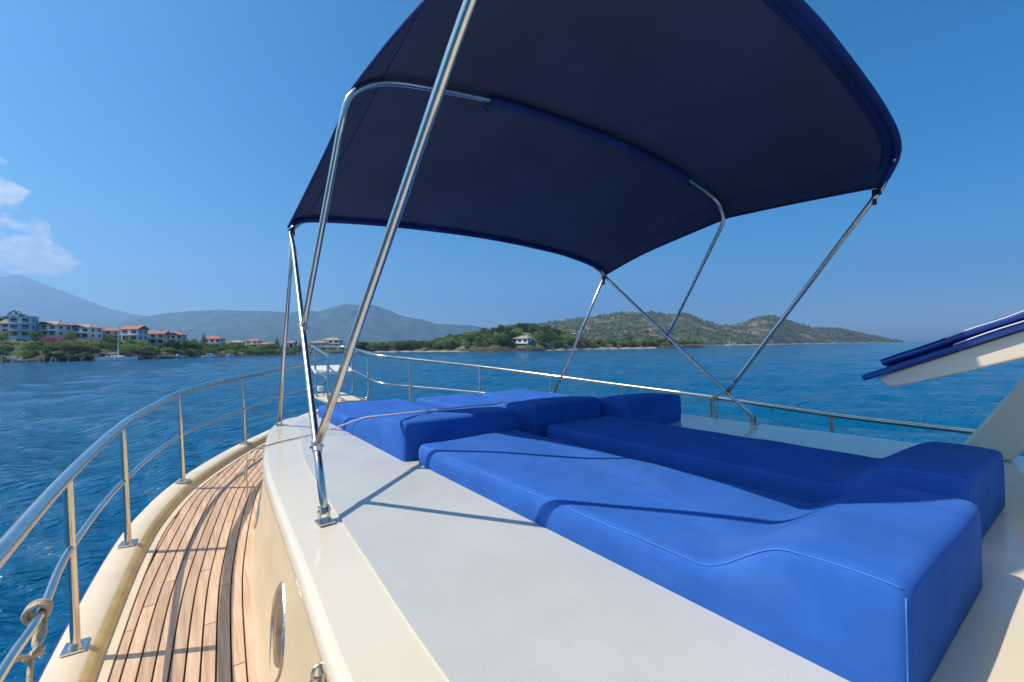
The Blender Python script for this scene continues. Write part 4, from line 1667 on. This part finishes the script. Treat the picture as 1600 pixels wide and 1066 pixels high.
def foot(p, name='deck_foot'):
    mb = MB()
    v, u = p[0], p[1]
    mb.box(B(v, u - .008, ROOF_Z + .007), (.046, .052, .006), rz=.1)
    mb.box(B(v - .013, u, ROOF_Z + .03), (.005, .026, .045))
    mb.box(B(v + .013, u, ROOF_Z + .03), (.005, .026, .045))
    mb.tube([B(v - .019, u, ROOF_Z + .04), B(v + .019, u, ROOF_Z + .04)], .0055, 8)
    mb.tube([B(v, u, ROOF_Z + .03), B(v + .002, u + .03, ROOF_Z + .068)], .0115, 10)
    for a in (-1, 1):
        mb.tube([B(v + a * .015, u - .025, ROOF_Z + .009), B(v + a * .015, u - .025, ROOF_Z + .0125)], .0035, 8)
    return bpart(mb, name, M['steel_dull'], smooth=True, angle=35)


for p in (FL, FR, (.505, 3.56), (2.99, 3.42)):
    foot(p)


def clamp(p, d, name='pole_joint'):
    p, d = np.array(p), np.array(d)
    d = d / np.linalg.norm(d)
    mb = MB()
    mb.tube([B(*(p - d * .022)), B(*(p + d * .022))], R_T * 1.28, 14)
    mb.tube([B(p[0] - .022, p[1], p[2]), B(p[0] + .022, p[1], p[2])], .0055, 8)
    mb.box(B(p[0], p[1] - .014, p[2] + .006), (.014, .03, .028))
    return bpart(mb, name, M['steel_dull'], smooth=True, angle=35)


for j, a, b in ((JL, FL, CLf), (JR, FR, CRf), (ML_, FL, CLf), (MR_, FR, CRf)):
    clamp(j, np.array(b) - np.array(a))
# black straps at the canvas corners
for c in (CLf, CRf, (2.925, .745, .80)):
    mb = MB()
    mb.box(B(c[0], c[1], c[2] - .012), (.028, .036, .03))
    mb.box(B(c[0] + .008, c[1] + .012, c[2] - .05), (.006, .018, .05), rz=.4)
    mb.tube(catmull([B(c[0], c[1] + .015, c[2] - .02), B(c[0] + .015, c[1] + .03, c[2] - .05), B(c[0] + .005, c[1] + .01, c[2] - .07)], 4), .004, 6)
    bpart(mb, 'corner_strap', M['dark'], smooth=True, angle=35)

# ------------------------------------------------------------------ ropes
def rope(name, paths, r, label, cat='rope', group=None):
    mb = MB()
    for p in paths:
        mb.tube(catmull([B(*q) for q in p], 6), r, 7)
    o = mb.build(name, M['rope'], None, smooth=True)
    return tag(o, label, cat, group)


def wraps(c, d, R_, n, pitch, steps=12):
    c, d = np.array(c, float), np.array(d, float)
    d /= np.linalg.norm(d)
    e1 = np.cross(d, [0, 0, 1])
    e1 /= np.linalg.norm(e1)
    e2 = np.cross(d, e1)
    return [tuple(c + d * pitch * (a / (2 * math.pi) - n / 2) + (e1 * math.cos(a) + e2 * math.sin(a)) * R_) for a in np.linspace(0, 2 * math.pi * n, int(steps * n))]


kn = (-.343, 1.74, -.7055)
dv = (.01, -1, -.03)
rope('mooring_rope', [wraps(kn, dv, .0225, 3.2, .0125),
                      [(kn[0] + .02, kn[1] - .03, kn[2] - .012), (kn[0] + .024, kn[1] - .075, kn[2] - .04), (kn[0] + .014, kn[1] - .12, kn[2] - .062), (kn[0] + .02, kn[1] - .18, kn[2] - .12), (kn[0] + .02, kn[1] - .22, kn[2] - .3)],
                      [(kn[0] + .006, kn[1] - .02, kn[2] - .026), (kn[0] + .012, kn[1] - .09, kn[2] - .045), (kn[0] + .03, kn[1] - .115, kn[2] - .06), (kn[0] + .008, kn[1] - .135, kn[2] - .05), (kn[0] - .012, kn[1] - .19, kn[2] - .035), (kn[0] - .035, kn[1] - .34, kn[2] - .08), (kn[0] - .06, kn[1] - .55, kn[2] - .2)],
                      [(kn[0] + .022, kn[1] - .095, kn[2] - .066), (kn[0] + .033, kn[1] - .125, kn[2] - .045), (kn[0] + .005, kn[1] - .135, kn[2] - .058), (kn[0] + .02, kn[1] - .105, kn[2] - .05)]],
     .0058, 'knotted white rope hanging from the lower port rail')
rope('deck_cord', [[(.268, 2.80, -.63), (.285, 2.83, -.575), (.31, 2.838, -.551), (.43, 2.92, -.545), (.578, 2.99, -.542), (.74, 2.93, -.50), (.83, 2.70, -.424), (.90, 2.50, -.389), (1.099, 2.292, -.357), (1.35, 2.27, -.352), (1.50, 2.265, -.356), (1.64, 2.36, -.360), (1.9, 2.62, -.412), (2.2, 2.64, -.418), (2.5, 2.5, -.43), (2.85, 2.30, -.50), (3.2, 2.16, -.50), (3.62, 2.06, -.47)]], .0035, 'thin white cord lying across the deck and front cushions', 'cord')
ln = (.255, 2.80, -.66)
rope('edge_cord', [[(.275, 2.81, -.60), (.245, 2.80, -.62), (.235, 2.79, -.68), (.24, 2.80, -.75), (.232, 2.79, -.80)], [(.25, 2.84, -.60), (.235, 2.86, -.66), (.23, 2.85, -.73)], [(.24, 2.70, -.585), (.25, 2.80, -.59), (.262, 2.9, -.585)]], .004,
     'short loose cord hanging at the port roof edge', 'cord')
rt = (3.64, 2.05, -.4635)
rope('rail_cord', [wraps(rt, (0, 1, .04), .0225, 4.2, .011), [(3.62, 2.07, -.475), (3.615, 2.06, -.52), (3.625, 2.05, -.60), (3.62, 2.05, -.72)], [(3.62, 2.03, -.48), (3.612, 2.03, -.55), (3.62, 2.03, -.68)]], .005,
     'white cord wound round the starboard rail by the awning poles', 'cord')

# a fender hung outside the starboard rail
fe = empty('fender', B(3.735, .45, -1.055))
fe.scale = (.7, .7, 1)
tag(fe, 'white fender with blue cap hanging outside the starboard rail by the slanted pillar', 'fender')
prof = [(.012, .60), (.03, .585), (.055, .565), (.075, .53), (.08, .50)]
rows = [[(r0 * math.cos(a), r0 * math.sin(a), z) for a in np.linspace(0, 2 * math.pi, 18, endpoint=False)] for r0, z in prof]
MB().quadgrid(rows, True).build('cap', M['vinyl'], fe, smooth=True)
prof = [(.08, .499), (.08, .08), (.075, .05), (.055, .02), (.01, 0)]
rows = [[(r0 * math.cos(a), r0 * math.sin(a), z) for a in np.linspace(0, 2 * math.pi, 18, endpoint=False)] for r0, z in prof]
MB().quadgrid(rows, True).build('body', M['white'], fe, smooth=True)
MB().tube([(0, 0, .59), (-.02, 0, .62), (-.065, .01, .50)], .005, 6).build('lanyard', M['rope'], fe, smooth=True)

# ------------------------------------------------------------------ the air
hz = MB().box((0, 0, 560), (18200, 18200, 1124))
haze = hz.build('haze', None)
hm = bpy.data.materials.new('sea haze')
hm.use_nodes = True
hn = hm.node_tree.nodes
hn.clear()
ho = hn.new('ShaderNodeOutputMaterial')
hv_ = hn.new('ShaderNodeVolumePrincipled')
hv_.inputs['Color'].default_value = (0.40, 0.67, 1.0, 1)
hv_.inputs['Density'].default_value = 1.75e-4
hv_.inputs['Anisotropy'].default_value = 0.42
hm.node_tree.links.new(hv_.outputs[0], ho.inputs['Volume'])
haze.data.materials.append(hm)
tag(haze, 'pale blue sea haze softening the far hills', kind='stuff')
